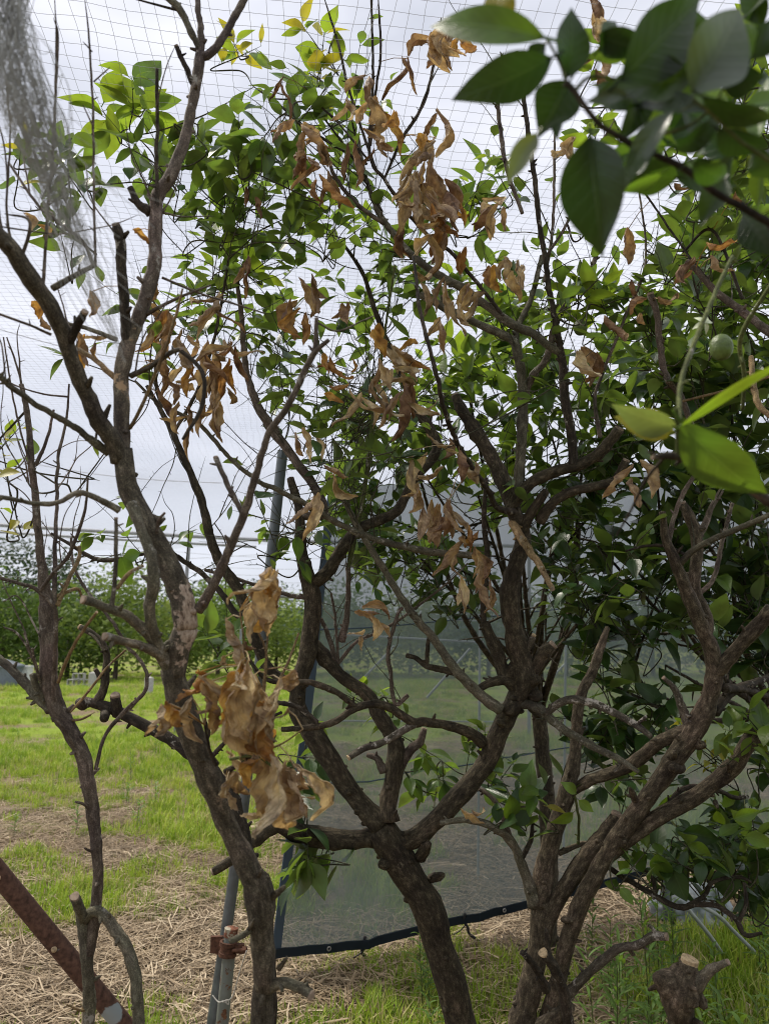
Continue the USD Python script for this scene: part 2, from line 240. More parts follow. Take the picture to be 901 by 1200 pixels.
def tube(p, r, sides=8, rough=0.0, cap=True, seed=0):
    """Closed tube along p with radius r; returns vertices, triangles and bark coordinates."""
    t, n, b = frames(p); k = len(p)
    a = np.linspace(0, 2 * np.pi, sides, endpoint=False)
    rad = np.repeat(np.asarray(r, float)[:, None], sides, 1)
    ring = n[:, None] * np.cos(a)[None, :, None] + b[:, None] * np.sin(a)[None, :, None]
    s = np.concatenate([[0], np.cumsum(np.linalg.norm(np.diff(p, axis=0), axis=1))])
    if rough:
        base = p[:, None] + ring * rad[..., None]
        q = base / np.maximum(rad[..., None] * 1.5, 0.006)
        f = meshkit.fbm(q + seed * 7.3, 3, seed) - 0.5
        g = meshkit.noise(base / np.maximum(rad[..., None] * 4.0, 0.02) + 31 + seed) - 0.5
        rad = rad * (1 + rough * (f * 1.1 + g * 0.9))
    v = p[:, None] + ring * rad[..., None]
    bk = np.stack([ring[..., 0] * rad, ring[..., 1] * rad + ring[..., 2] * rad * 0.6, np.repeat((s * 0.42 + seed * 1.37)[:, None], sides, 1)], -1)
    v, bk = v.reshape(-1, 3), bk.reshape(-1, 3)
    i = np.arange(k - 1)[:, None] * sides; j = np.arange(sides)[None]; jn = (j + 1) % sides
    f = np.concatenate([np.stack([i + j, i + jn, i + sides + jn], -1).reshape(-1, 3), np.stack([i + j, i + sides + jn, i + sides + j], -1).reshape(-1, 3)])
    if cap:
        v = np.vstack([v, p[0] - t[0] * r[0] * 0.3, p[-1] + t[-1] * r[-1] * 0.35]); bk = np.vstack([bk, bk[0], bk[-1]])
        m = k * sides
        f = np.vstack([f, np.stack([jn[0], j[0], np.full(sides, m)], -1), np.stack([(k - 1) * sides + j[0], (k - 1) * sides + jn[0], np.full(sides, m + 1)], -1)])
    return v, f, bk
def lump(c, r, seed, squash=0.75):
    s = trimesh.creation.icosphere(1, 1.0); v = np.array(s.vertices)
    v = v * (0.8 + 0.5 * meshkit.noise(v * 1.7 + seed)[:, None]) * r * [1, 1, squash] + c
    return v, np.array(s.faces), v * [1, 1, 0.3]

# ------------------------------------------------------------------ leaves
def leaf_shape(length, width, fold=0.35, droop=0.5, nv=6, nu=4, wave=0.0, seed=0, twist=0.0):
    """Blade along +y from the origin, face up (+z); grid with u across and v along."""
    vv = np.linspace(0, 1, nv + 1); uu = np.linspace(-1, 1, nu + 1)
    w = width / 2 * (np.sin(np.pi * vv ** 0.85) ** 0.95 * (1 - 0.25 * vv) / 0.87); w[0] = width * 0.03; w[-1] = 0.0005
    ang = -droop * vv; ds = length / nv
    y = np.concatenate([[0], np.cumsum(np.cos(ang[:-1]) * ds)]); z = np.concatenate([[0], np.cumsum(np.sin(ang[:-1]) * ds)])
    U, V = np.meshgrid(uu, vv)
    X = U * w[:, None] * math.cos(fold); lift = np.abs(U) ** 1.2 * w[:, None] * math.sin(fold)
    if wave:
        lift = lift + wave * width * np.sin(V * 9 + seed + np.sign(U) * 1.3) * np.abs(U)
    Y = y[:, None] - np.sin(ang)[:, None] * lift * -1; Z = z[:, None] + np.cos(ang)[:, None] * lift
    if twist:
        a = twist * V; X, Z = X * np.cos(a) - (Z - z[:, None]) * np.sin(a), z[:, None] + X * np.sin(a) + (Z - z[:, None]) * np.cos(a)
    v = np.stack([X, Y, Z], -1).reshape(-1, 3)
    a = np.arange(nv)[:, None] * (nu + 1) + np.arange(nu)[None]
    q = np.stack([a, a + 1, a + nu + 2, a + nu + 1], -1).reshape(-1, 4)
    f = np.vstack([q[:, [0, 1, 2]], q[:, [0, 2, 3]]])
    return v, f, np.stack([U.ravel(), V.ravel()], -1)
def dead_shape(length, width, curl=3.0, bend=0.6, twist=0.8, seed=0, nv=14, nu=10, crumple=0.12):
    """Withered blade hanging along +y, rolled about its midrib."""
    r = np.random.default_rng(seed)
    vv = np.linspace(0, 1, nv + 1); uu = np.linspace(-1, 1, nu + 1)
    width = width * (.95 + max(0, curl - 1.8) * .42)
    w = width / 2 * np.sin(np.pi * np.clip(vv, 0.015, 0.985) ** 0.9) ** 0.65 * (1 + .25 * (meshkit.noise(np.stack([vv * 5, vv * 0 + seed, vv * 0], -1)) - .5))
    ang = bend * np.sin(vv * 2.6 + r.uniform(-.5, .5)) + np.cumsum(r.normal(0, .17, nv + 1)); ds = length / nv
    y = np.concatenate([[0], np.cumsum(np.cos(ang[:-1]) * ds)]); z = np.concatenate([[0], np.cumsum(np.sin(ang[:-1]) * ds)])
    sway = np.cumsum(r.normal(0, .16, nv + 1)) * length * 0.12 + length * r.normal(0, .12) * np.sin(vv * 3.1)
    U, V = np.meshgrid(uu, vv)
    c = (curl * 1.5 + .6) * (0.85 + 0.25 * np.sin(V * 4 + r.uniform(0, 6)))
    half = np.where(U < 0, r.uniform(.6, 1.1), r.uniform(.7, 1.25))
    phi = U * c * 0.5 * half; rad = w[:, None] * 2 / np.maximum(c, 0.3)
    X = rad * np.sin(phi); Z = rad * (1 - np.cos(phi))
    X = X + w[:, None] * crumple * 2.2 * (meshkit.noise(np.stack([U * 2.2 + seed, V * 6, U * 0], -1)) - .5)
    Z = Z + w[:, None] * crumple * 3.4 * (meshkit.noise(np.stack([U * 2.6, V * 7 + seed, U * 0 + 5], -1)) - .5)
    Z = Z + w[:, None] * .10 * np.sin(U * 8 + seed + V * 2.5) * (np.abs(U) > .12)
    a = twist * (V - 0.2); X, Z = X * np.cos(a) - Z * np.sin(a), X * np.sin(a) + Z * np.cos(a)
    v = np.stack([X + sway[:, None], np.repeat(y[:, None], nu + 1, 1) + U * 0 + (meshkit.noise(np.stack([U * 2, V * 4, U * 0 + seed], -1)) - .5) * length * .06, z[:, None] + Z], -1).reshape(-1, 3)
    a = np.arange(nv)[:, None] * (nu + 1) + np.arange(nu)[None]
    q = np.stack([a, a + 1, a + nu + 2, a + nu + 1], -1).reshape(-1, 4)
    return v, np.vstack([q[:, [0, 1, 2]], q[:, [0, 2, 3]]]), np.stack([U.ravel(), V.ravel()], -1)
def basis(direction, up):
    y = np.asarray(direction, float); y = y / np.linalg.norm(y)
    z = np.asarray(up, float); z = z - y * (z @ y)
    if np.linalg.norm(z) < 1e-6: z = np.cross(y, [1, 0.2, 0.1])
    z = z / np.linalg.norm(z)
    return np.stack([np.cross(y, z), y, z], 0)          # rows: x, y, z axes
def unit(v):
    v = np.asarray(v, float); return v / max(np.linalg.norm(v), 1e-9)

class Tree:
    def __init__(self, name, label, seed, bark_mat, group=None, cat='tree', root=None, leaf_parts=300):
        self.rnd = random.Random(seed); self.rng = np.random.default_rng(seed)
        self.mat, self.leaf_parts = bark_mat, leaf_parts
        self.lines, self.leaves, self.dead, self.extra, self.ntwig = [], [], [], [], 0
        self.loc = np.array(root, float) if root is not None else np.zeros(3)
        self.prim = thing(name, label, cat, self.loc, 0, group)
    def nearest_depth(self, x, y):
        best = None
        for px, d, p3, r3 in self.lines:
            k = np.argmin((px[:, 0] - x) ** 2 + (px[:, 1] - y) ** 2); e = (px[k, 0] - x) ** 2 + (px[k, 1] - y) ** 2
            if best is None or e < best[0]: best = (e, d[k])
        return best[1]
    def br(self, pts, dz=0.0, d0=None, name='branch', mat=None, rough=0.28, to_ground=None, taper_tip=False, spurs=None, mesh_sides=None, cut=None, label=None, bow=0.0):
        """A branch measured as (x, y, half width) points from its foot to its tip; it starts at its parent's depth and runs dz metres further away."""
        a = np.asarray(pts, float)
        if d0 is None: d0 = self.nearest_depth(a[0, 0], a[0, 1])
        s = np.concatenate([[0], np.cumsum(np.hypot(*np.diff(a[:, :2], axis=0).T))]); s /= s[-1]
        dep = d0 + dz * s + bow * np.sin(np.pi * s)
        p = np.stack([at(x, y, d) for (x, y, r), d in zip(a, dep)]); rr = a[:, 2] * dep / FPX * 0.73
        if to_ground is not None:                       # carry the foot on down to the soil, with a root flare
            foot = np.array(to_ground, float)
            p = np.vstack([foot, foot + (p[0] - foot) * 0.35 + [0, 0, 0.02], p]); rr = np.concatenate([[rr[0] * 1.5], [rr[0] * 1.12], rr])
        return self.raw(p, rr, name, mat, rough, taper_tip, spurs, mesh_sides, cut, label)
    def raw(self, p, rr, name='branch', mat=None, rough=0.28, taper_tip=False, spurs=None, mesh_sides=None, cut=None, label=None, author=True):
        rm = float(np.mean(rr)); step = min(max(rm * 0.9, 0.006), 0.05)
        q = spline(np.hstack([p, np.asarray(rr)[:, None]]), step)
        if len(q) > 260: q = q[np.linspace(0, len(q) - 1, 260).astype(int)]
        p3, r3 = q[:, :3].copy(), np.maximum(q[:, 3], 0.0006)
        ln = np.linalg.norm(np.diff(p3, axis=0), axis=1).sum()
        wig = (meshkit.noise(np.stack([np.linspace(0, ln / max(0.03, rm * 5), len(p3))] * 3, -1) * [1, 1, 1] + [len(self.lines) * 3.1, 7, 1], 3)[:, None] - .5) * [1, .4, .6]
        p3 += wig * min(rm * 0.9, 0.006) * np.sin(np.pi * np.linspace(0, 1, len(p3)))[:, None]
        if taper_tip:
            k = max(2, len(r3) // 6); r3[-k:] *= np.linspace(1, 0.45, k)
        X, Y, D = project(p3)
        self.lines.append((np.stack([X, Y], -1), D, p3, r3))
        sides = mesh_sides or (18 if rm > 0.03 else 12 if rm > 0.012 else 8 if rm > 0.005 else 6)
        seed = len(self.lines) + self.rnd.randrange(50)
        v, f, bk = tube(p3, r3, sides, rough if rm > 0.004 else rough * 0.6, True, seed)
        parts = [(v, f, bk)]
        # old bud scars, knots and spurs grow on every lemon branch
        t, n, b = frames(p3)
        dens = spurs if spurs is not None else (13 if rm > 0.012 else 18 if rm > 0.004 else 10)
        for _ in range(int(ln * dens + self.rnd.random())):
            i = self.rnd.randrange(1, len(p3) - 1); a = self.rnd.uniform(0, 6.283); o = n[i] * math.cos(a) + b[i] * math.sin(a)
            r0 = r3[i]
            if rm > 0.012 and self.rnd.random() < 0.6:
                parts.append(lump(p3[i] + o * r0 * 0.88, r0 * self.rnd.uniform(.2, .42), self.rnd.random() * 9))
            else:
                h = self.rnd.uniform(.004, .013) * (1 if rm < .012 else 1.7); dr = unit(o + t[i] * self.rnd.uniform(0, .9)); s0 = p3[i] + o * r0 * .7
                sp = np.stack([s0, s0 + dr * h * .6, s0 + dr * (h + r0 * .3)]); sr = min(r0 * .45, .003 + r0 * .12)
                parts.append(tube(sp, np.array([sr * 1.3, sr, sr * .6]), 5, 0, True, seed))
        V, F = cat_mesh([(x[0], x[1]) for x in parts]); BK = np.vstack([x[2] for x in parts])
        if name == 'twig':
            self.ntwig += 1
            if self.ntwig > 295: self.extra.append((V - self.loc, F, BK)); return None
        pr = put(name, (V - self.loc, F), mat or self.mat, self.prim, smooth=True, bk=BK, label=label)
        if cut:
            dr = t[-1]; ax = basis(dr, [0.2, 0.1, 1]); ang = np.linspace(0, 2 * np.pi, 14, endpoint=False)
            rad = r3[-1] * 0.93 * (1 + 0.08 * np.sin(ang * 3 + seed))
            c = p3[-1] + dr * (r3[-1] * 0.36 + .0012)
            ring = c + np.outer(np.cos(ang) * rad, ax[0]) + np.outer(np.sin(ang) * rad, ax[2])
            low = p3[-1] - dr * r3[-1] * .1 + np.outer(np.cos(ang) * rad, ax[0]) + np.outer(np.sin(ang) * rad, ax[2])
            vs = np.vstack([ring, low, c + dr * .0006]); j = np.arange(14); jn = (j + 1) % 14
            fs = np.vstack([np.stack([j, np.full(14, 28), jn], -1)[:, [0, 2, 1]], np.stack([j, jn, jn + 14], -1), np.stack([j, jn + 14, j + 14], -1)])
            put('cut_end', (vs - self.loc, fs), cut, self.prim, smooth=30, label='pale sawn end of the branch' if cut == 'cut_wood' else None)
        return pr
    def closest(self, p, maxd, below=True):
        best = None
        for px, D, p3, r3 in self.lines:
            e = p3 - p; d2 = (e ** 2).sum(1) + (np.maximum(e[:, 2], 0) ** 2 * 3 if below else 0)
            k = int(np.argmin(d2))
            if best is None or d2[k] < best[0]: best = (d2[k], p3[k], r3[k], p3[min(k + 1, len(p3) - 1)] - p3[max(k - 1, 0)])
        return best if best and best[0] < maxd ** 2 else None
    def spray(self, x, y, d, n=7, size=0.085, mats=('leaf_mid',), up=0.7, spread=None, length=0.17, twig='bark_twig', link=0.6, erect=0.2, wl=0.54, below=True):
        """A leafy shoot round a place: a thin twig from the nearest branch and n blades round its outer part."""
        R = self.rnd; c = at(x, y, d)
        hit = self.closest(c, link, below)
        dr = unit([R.gauss(0, .6), R.gauss(0, .6), up + R.gauss(0, .35)])
        a, e = c - dr * length * .5, c + dr * length * .5
        r0 = 0.0021
        if hit is not None:
            st = hit[1]; m = (st + a) / 2 + np.array([R.gauss(0, .02), R.gauss(0, .02), R.gauss(-.005, .02)])
            pp = np.stack([st, m, a, c, e]); rr = np.array([min(hit[2] * .7, .0030), .0023, .002, .0017, .001])
        else:
            pp = np.stack([a, c, e]); rr = np.array([.0026, .002, .0012])
        self.raw(pp, rr, 'twig', twig, 0.2, True, mesh_sides=5)
        ax = unit(e - a); az = R.uniform(0, 6.28)
        bx = basis(ax, [R.gauss(0, 1), R.gauss(0, 1), .2])
        for i in range(n):
            t = R.uniform(.0, 1.02) if i < n - 2 else R.uniform(.85, 1.0)
            az += 2.399 + R.gauss(0, .3)
            o = bx[0] * math.cos(az) + bx[2] * math.sin(az)
            pd = unit(o * R.uniform(.75, 1.1) + ax * R.uniform(.15, .7) + np.array([0, 0, erect + R.gauss(-.25, .3)]))
            s = size * R.uniform(.62, 1.2) * (0.75 + .25 * min(1, t * 1.5) if t < .8 else R.uniform(.5, .9))
            self.leaf(a + (e - a) * t + o * .003, pd, s, s * R.uniform(wl * .85, wl * 1.15), R.choice(mats))
    def leaf(self, p, direction, length, width, mat, nv=6, nu=4, fold=None, droop=None, upv=None, twist=None, wave=None, petiole=True, keep=False):
        R = self.rnd
        upv = np.array([R.gauss(0, .35), R.gauss(0, .35), 1.0]) if upv is None else upv
        v, f, uv = leaf_shape(length, width, R.uniform(.1, .5) if fold is None else fold, R.uniform(-.2, 1.0) if droop is None else droop, nv, nu, R.uniform(.0, .035) if wave is None else wave, R.uniform(0, 9), R.uniform(-.4, .4) if twist is None else twist)
        B = basis(direction, upv); p = np.asarray(p)
        off = np.array([0, length * .1, 0]) if petiole else np.zeros(3)
        if petiole:                                     # the leaf stalk, three-sided
            k = len(v); w = max(.0009, length * .011); st = np.array([[w, -.002, 0], [-w, -.002, 0], [0, -.002, -w], [w, off[1] + .004, 0], [-w, off[1] + .004, 0], [0, off[1] + .004, -w]])
            v = np.vstack([v + off, st]); f = np.vstack([f, k + np.array([[0, 3, 1], [1, 3, 4], [1, 4, 2], [2, 4, 5], [2, 5, 0], [0, 5, 3]])]); uv = np.vstack([uv, np.zeros((6, 2))])
        self.leaves.append((v @ B + p, f, uv, mat, p, keep))
    def leaf_px(self, base, tip, w, d, mat, dz=0.0, roll=0.0, **k):
        """A blade seen from base to tip, w pixels wide, its face turned roll radians from the viewer."""
        a, b = at(*base, d), at(*tip, d + dz); dr = b - a; ln = np.linalg.norm(dr)
        dr = dr / ln; view = unit(C0 - a); side = unit(np.cross(dr, view)); upv = view * math.cos(roll) + side * math.sin(roll)
        self.leaf(a - dr * ln * .08, dr, ln / 1.02, w * d / FPX, mat, nv=k.pop('nv', 14), nu=k.pop('nu', 8), upv=upv, keep=True, **k)
    def dead_leaf(self, x, y, d, ln, w, ang=0.0, curl=3.0, mat='dead_tan', dz=0.0, bend=.6, twist=.8, crumple=.12, stalk=True, face=0.0, fine=False):
        if curl > 2.3 and self.rnd.random() < .62: face += math.pi * self.rnd.choice((.5, -.5, 1.0))
        """A withered leaf hanging from (x, y); ang tilts it in the picture (radians from straight down, to the right)."""
        p = at(x, y, d); size = ln * d / FPX
        dr = unit(-UP * math.cos(ang) + RT * math.sin(ang) + FW * dz)
        v, f, uv = dead_shape(size, w * d / FPX, curl, bend, twist, self.rnd.randrange(9999), crumple=crumple * 1.35, **(dict(nv=26, nu=16) if fine else {}))
        view = -FW * math.cos(face) + RT * math.sin(face)
        B = basis(dr, view); q = v @ B + p
        if stalk:
            hit = self.closest(p, .12, False)
            if hit is not None and np.linalg.norm(hit[1] - p) > .004:
                tv, tf, _ = tube(np.stack([hit[1], (hit[1] + p) / 2 + [0, 0, .004], p + dr * .004]), np.array([.0012, .001, .0012]), 4, 0, False)
                f = np.vstack([f, tf + len(q)]); uv = np.vstack([uv, np.tile([[0.5, 0.1]], (len(tv), 1))]); q = np.vstack([q, tv])
        self.dead.append((q, f, uv, mat))
    def shoots(self, n, x0, y0, x1, y1, length=(.15, .45), r=.0019, up=.8, mat='bark_twig', leafy=0.0, mats=('leaf_mid', 'leaf_dark')):
        """Thin whippy shoots rising from the branches already in a part of the picture."""
        pool = [(p3[i], (p3[i] - p3[i - 1])) for px, D, p3, r3 in self.lines for i in range(1, len(p3)) if x0 < px[i, 0] < x1 and y0 < px[i, 1] < y1]
        for _ in range(n if pool else 0):
            p, t = self.rnd.choice(pool); l = self.rnd.uniform(*length); R = self.rnd
            d = unit(unit(t) * .5 * R.choice((1, -1, 1)) + np.array([R.gauss(0, .55), R.gauss(0, .4), up + R.gauss(0, .35)]))
            q = [p]; k = 5
            for j in range(k):
                d = unit(d + np.array([R.gauss(0, .16), R.gauss(0, .16), R.gauss(.03, .14)])); q.append(q[-1] + d * l / k)
            if R.random() < leafy:
                for j in range(R.randint(2, 6)):
                    k2 = R.randint(2, 5); self.leaf(q[k2], unit([R.gauss(0, 1), R.gauss(0, 1), R.gauss(.1, .6)]), R.uniform(.045, .09), R.uniform(.024, .042), R.choice(mats))
            self.raw(np.stack(q), np.linspace(r * R.uniform(.8, 1.5), r * .5, k + 1), 'twig', mat, .2, True, spurs=16, mesh_sides=5)
    def finish(self):
        for q, f, uv, mat in self.dead:
            put('dead_leaf', (q - self.loc, f), mat, self.prim, smooth=True, uv=uv)
        keyed = []
        for i, (v, f, uv, mat, p, keep) in enumerate(self.leaves):
            x, y, d = project(p); vis = -60 < x < 961 and -60 < y < 1260 and d > .1
            keyed.append((0 if keep else 1 if vis else 2, d, i))
        keyed.sort(); limit = self.leaf_parts
        if self.extra:
            V, F = cat_mesh([e[:2] for e in self.extra]); tag(put('fine_twigs', (V, F), 'bark_twig', self.prim, smooth=True, bk=np.vstack([e[2] for e in self.extra])), kind='stuff')
        for _, _, i in keyed[:limit]:
            v, f, uv, mat, p, keep = self.leaves[i]
            put('leaf', (v - self.loc, f), mat, self.prim, smooth=True, uv=uv)
        rest = {}
        for _, _, i in keyed[limit:]:
            rest.setdefault(self.leaves[i][3], []).append(self.leaves[i])
        for mat, ls in sorted(rest.items()):
            V, F = cat_mesh([(l[0], l[1]) for l in ls])
            tag(put('foliage', (V - self.loc, F), mat, self.prim, smooth=True, uv=np.vstack([l[2] for l in ls])), kind='stuff')
# ------------------------------------------------------------------ ground
def ground_z(x, y):
    p = np.stack([np.asarray(x, float), np.asarray(y, float), np.zeros_like(np.asarray(x, float))], -1)
    return (meshkit.fbm(p * 0.6, 3, 4) - .5) * 0.10 + (meshkit.noise(p * 5 + 3) - .5) * .025 - .02
xs = np.concatenate([[-900, -300, -120, -60, -30], np.arange(-14, 14.01, .22), [30, 60, 120, 300, 900]])
ys = np.concatenate([[-60, -20, -8, -4], np.arange(-2, 16, .22), np.arange(16, 40, 1.5), [60, 120, 300, 900, 1500]])
GX, GY = np.meshgrid(xs, ys); near = np.clip((48 - np.hypot(GX, GY)) / 20, 0, 1)
gv = np.stack([GX, GY, ground_z(GX, GY) * near], -1).reshape(-1, 3)
a = (np.arange(len(ys) - 1)[:, None] * len(xs) + np.arange(len(xs) - 1)[None]).ravel()
gf = np.vstack([np.stack([a, a + 1, a + len(xs) + 1], -1), np.stack([a, a + len(xs) + 1, a + len(xs)], -1)])
tag(put('ground', (gv, gf), 'soil', smooth=True), kind='structure')
def green(x, y):
    """How green the sward is at a place: bright lawn far off and to the right, mown straw in between."""
    p = np.stack([x, y, 0 * x], -1)
    n = .5 + (meshkit.fbm(p * 0.8 + 11, 4, 9) - .5) * 1.5 + (meshkit.noise(p * 3.1 + 5, 6) - .5) * .56
    left = np.clip((y - 4.9) / 2.6, 0, 1) * .25 * np.clip((np.where(y < 9.5, -.45 - np.clip(y - 5, 0, 2) * .1, 4) - x) / .5, 0, 1)
    right = np.clip((x - .95 - .12 * (y - 3)) / .5, 0, 1) * .27
    for px, py, rad, amp in ((300, 1010, .7, -.22), (260, 1060, .6, -.2), (60, 995, .75, .34), (25, 1045, .5, .3), (190, 925, .9, .32), (225, 960, .6, .25), (215, 880, 1.2, .3), (120, 870, 1.3, .25), (20, 890, 1.2, .28), (40, 940, .55, -.4), (85, 1120, .4, -.1), (700, 1120, .5, -.1), (480, 1150, .16, .36), (420, 1150, .3, -.25), (545, 1110, .35, -.25), (380, 1180, .3, -.25), (590, 1180, .3, -.1), (640, 1090, .4, -.15), (30, 1100, .3, .25)):
        g0 = on_ground(px, py); left = left + amp * np.exp(-((x - g0[0]) ** 2 + ((y - g0[1]) * .7) ** 2) / rad ** 2)
    return n - .5 - np.clip((5.2 - y) / 2, 0, 1) * .07 + np.maximum(left, right)
# ------------------------------------------------------------------ grass and straw
def tuft_mesh(seed, blades, h, spread):
    r = np.random.default_rng(seed); V, F, n = [], [], 0
    for _ in range(blades):
        a, l = r.uniform(0, 6.28), h * r.uniform(.45, 1.1); b = np.array([r.normal(0, spread), r.normal(0, spread), -.01]); d = np.array([math.cos(a), math.sin(a), 0]); s = np.array([-d[1], d[0], 0])
        w = r.uniform(.0022, .004); lean = r.uniform(.1, .75)
        pts = [b, b + d * l * lean * .25 + [0, 0, l * .5], b + d * l * lean * .9 + [0, 0, l * (.95 - .3 * lean)]]
        V += [pts[0] - s * w, pts[0] + s * w, pts[1] - s * w * .85, pts[1] + s * w * .85, pts[2]]
        F += [[n, n + 1, n + 3], [n, n + 3, n + 2], [n + 2, n + 3, n + 4]]; n += 5
    return np.array(V), np.array(F)
def straw_mesh(seed, count, spread):
    r = np.random.default_rng(seed); V, F, n = [], [], 0
    for _ in range(count):
        a, l = r.uniform(0, 6.28), r.uniform(.05, .22); c = np.array([r.normal(0, spread), r.normal(0, spread), r.uniform(.002, .03)])
        d = np.array([math.cos(a), math.sin(a), r.normal(0, .14)]); s = np.array([-d[1], d[0], r.normal(0, .3)]) * r.uniform(.0012, .0028); m = c + np.array([r.normal(0, .012), r.normal(0, .012), r.uniform(0, .012)])
        V += [c - d * l / 2 - s, c - d * l / 2 + s, m - s, m + s, c + d * l / 2 - s, c + d * l / 2 + s]
        F += [[n, n + 1, n + 3], [n, n + 3, n + 2], [n + 2, n + 3, n + 5], [n + 2, n + 5, n + 4]]; n += 6
    return np.array(V), np.array(F)
def instancer(name, protos, mat, pos, rotz, scale, idx, label, cat):
    pi = UsdGeom.PointInstancer.Define(stage, numbered('/World', name)); targets = []
    for k, m in enumerate(protos):
        mm = usdkit.mesh(stage, f'{pi.GetPath()}/prototypes/blades_{k:03d}', m, L + mat); targets.append(mm.GetPath())
    pi.CreatePrototypesRel().SetTargets(targets)
    pi.CreatePositionsAttr(Vt.Vec3fArray.FromNumpy(pos.astype(np.float32))); pi.CreateProtoIndicesAttr(Vt.IntArray.FromNumpy(idx.astype(np.int32)))
    pi.CreateScalesAttr(Vt.Vec3fArray.FromNumpy(np.repeat(scale[:, None], 3, 1).astype(np.float32)))
    pi.CreateOrientationsAttr(Vt.QuathArray([Gf.Quath(float(math.cos(t / 2)), 0, 0, float(math.sin(t / 2))) for t in rotz]))
    tag(pi, label, cat, kind='stuff')
def scatter(n, dmin, dmax, power, margin=.62):
    y = dmin + (dmax - dmin) * rng.random(n) ** power; x = (rng.random(n) * 2 - 1) * (y * margin + .5)
    return x, y
x, y = scatter(42000, 2.3, 36, 1.65); g = green(x, y); keep = (g + rng.normal(0, .06, len(x)) > .12) | (rng.random(len(x)) < .035)
x, y, g = x[keep], y[keep], g[keep]
instancer('grass', [tuft_mesh(k, 16, .12 + .03 * (k % 2), .03 + .01 * k) for k in range(4)], 'grass_blade', np.stack([x, y, ground_z(x, y) * np.clip((48 - y) / 20, 0, 1)], -1), rng.uniform(0, 6.28, len(x)), rng.uniform(.5, 1.05, len(x)) * np.clip(.5 + g * 1.7, .4, 1.35) * (1 + np.clip(y - 8, 0, 20) * .03), rng.integers(0, 4, len(x)), 'bright green grass growing in patches over the orchard floor', 'grass')
x, y = scatter(6500, 2.2, 12, 1.35); g = green(x, y); keep = g + rng.normal(0, .08, len(x)) < .16
x, y = x[keep], y[keep]
instancer('straw', [straw_mesh(20 + k, 34, .13) for k in range(5)], 'straw_blade', np.stack([x, y, ground_z(x, y) + .004], -1), rng.uniform(0, 6.28, len(x)), rng.uniform(.7, 1.2, len(x)), rng.integers(0, 5, len(x)), 'dry mown straw strewn over the orchard floor', 'straw')

# ------------------------------------------------------------------ net roof over the orchard
NET_Z, CELL, FAR_Y = 3.1, 0.045, 13.2
rot = math.radians(7)
ca, sa = math.cos(rot), math.sin(rot)
def roof(u, v):
    """Place on the sagging net sheet; u across, v away."""
    x, y = u * ca - v * sa, u * sa + v * ca
    p = np.stack([x, y, 0 * x], -1)
    sag = (meshkit.noise(p * .45, 5) - .5) * .22
    jx = (meshkit.noise(p * 9 + 2, 1) - .5) * .020; jy = (meshkit.noise(p * 9 + 40, 2) - .5) * .020
    return np.stack([x + jx, y + jy, NET_Z + sag + np.clip(y - 9, 0, 5) * -.0], -1)
pts, cnt = [], []
def strand(p):
    ok = (np.abs(p[:, 0]) < .62 * p[:, 1] + 1.0) & (p[:, 1] > .9) & (p[:, 1] < FAR_Y)
    i = np.nonzero(ok)[0]
    if len(i) > 2: pts.append(p[i[0]:i[-1] + 1]); cnt.append(len(pts[-1]))
for v in np.arange(.6, 15, CELL):
    st = .05 if v < 4 else .12
    strand(roof(np.arange(-9.5, 10.5, st), np.full(len(np.arange(-9.5, 10.5, st)), v)))
for u in np.arange(-9, 10.5, CELL):
    vv = np.concatenate([np.arange(.6, 4, .05), np.arange(4, 15, .14)]); strand(roof(np.full(len(vv), u), vv))
pts = np.vstack(pts)
def curves(path, pts, cnt, width, mat, parent=None):
    c = UsdGeom.BasisCurves.Define(stage, path); c.CreateTypeAttr('linear'); c.CreatePointsAttr(Vt.Vec3fArray.FromNumpy(np.asarray(pts, np.float32))); c.CreateCurveVertexCountsAttr(Vt.IntArray(list(map(int, cnt))))
    c.CreateWidthsAttr(Vt.FloatArray([float(width)])); c.SetWidthsInterpolation('constant')
    UsdShade.MaterialBindingAPI.Apply(c.GetPrim()).Bind(UsdShade.Material.Get(stage, L + mat)); return c.GetPrim()
net = curves(numbered('/World', 'bird_net'), pts, cnt, .00095, 'net_strand')
tag(net, 'fine square-meshed bird net stretched flat over the whole orchard', 'net')
# its steel frame
def pipe(name, p, r, mat, parent=None, sides=12, label=None):
    p = np.asarray(p, float); v, f, _ = tube(spline(p, 1.0) if len(p) > 2 else p, np.full(len(spline(p, 1.0)) if len(p) > 2 else 2, r), sides)
    return put(name, (v, f), mat, parent, smooth=40, label=label)
fr = thing('net_frame', 'grey steel pipe frame carrying the bird net behind the trees', 'frame')
for (xa, ya), (xb, yb), d, r in (((-40, 613), (330, 634), 13.0, .03), ((-40, 621), (300, 641), 13.6, .022), ((285, 694), (345, 699), 15.0, .05)):
    pipe('rail', [at(xa, ya, d), at((xa + xb) / 2, (ya + yb) / 2 + .8, d), at(xb, yb, d)], r, 'pipe_far', fr)
pipe('rail', [at(330, 634, 13), at(1500, 660, 13)], .03, 'pipe_far', fr)
for x0, y0, d in ((222, 630, 13.0), (286, 694, 15.0), (-60, 612, 13.0), (620, 640, 13.0), (1060, 650, 13.0)):
    t = at(x0, y0, d); pipe('post', [t, [t[0] - .1, t[1], -.1]], .03, 'pipe_far', fr)
wr = []
for (xa, ya), (xb, yb), d in (((-20, 380), (240, 432), 6), ((-20, 531), (260, 566), 7.5), ((-20, 648), (420, 676), 16), ((-20, 660), (420, 683), 16.5), ((-20, 672), (420, 690), 17), ((-20, 640), (420, 668), 15.5), ((-20, 655), (420, 640), 14), ((60, 628), (420, 655), 15.2)):
    wr.append(np.stack([at(xa + (xb - xa) * t, ya + (yb - ya) * t + 8 * math.sin(math.pi * t), d) for t in np.linspace(0, 1, 14)]))
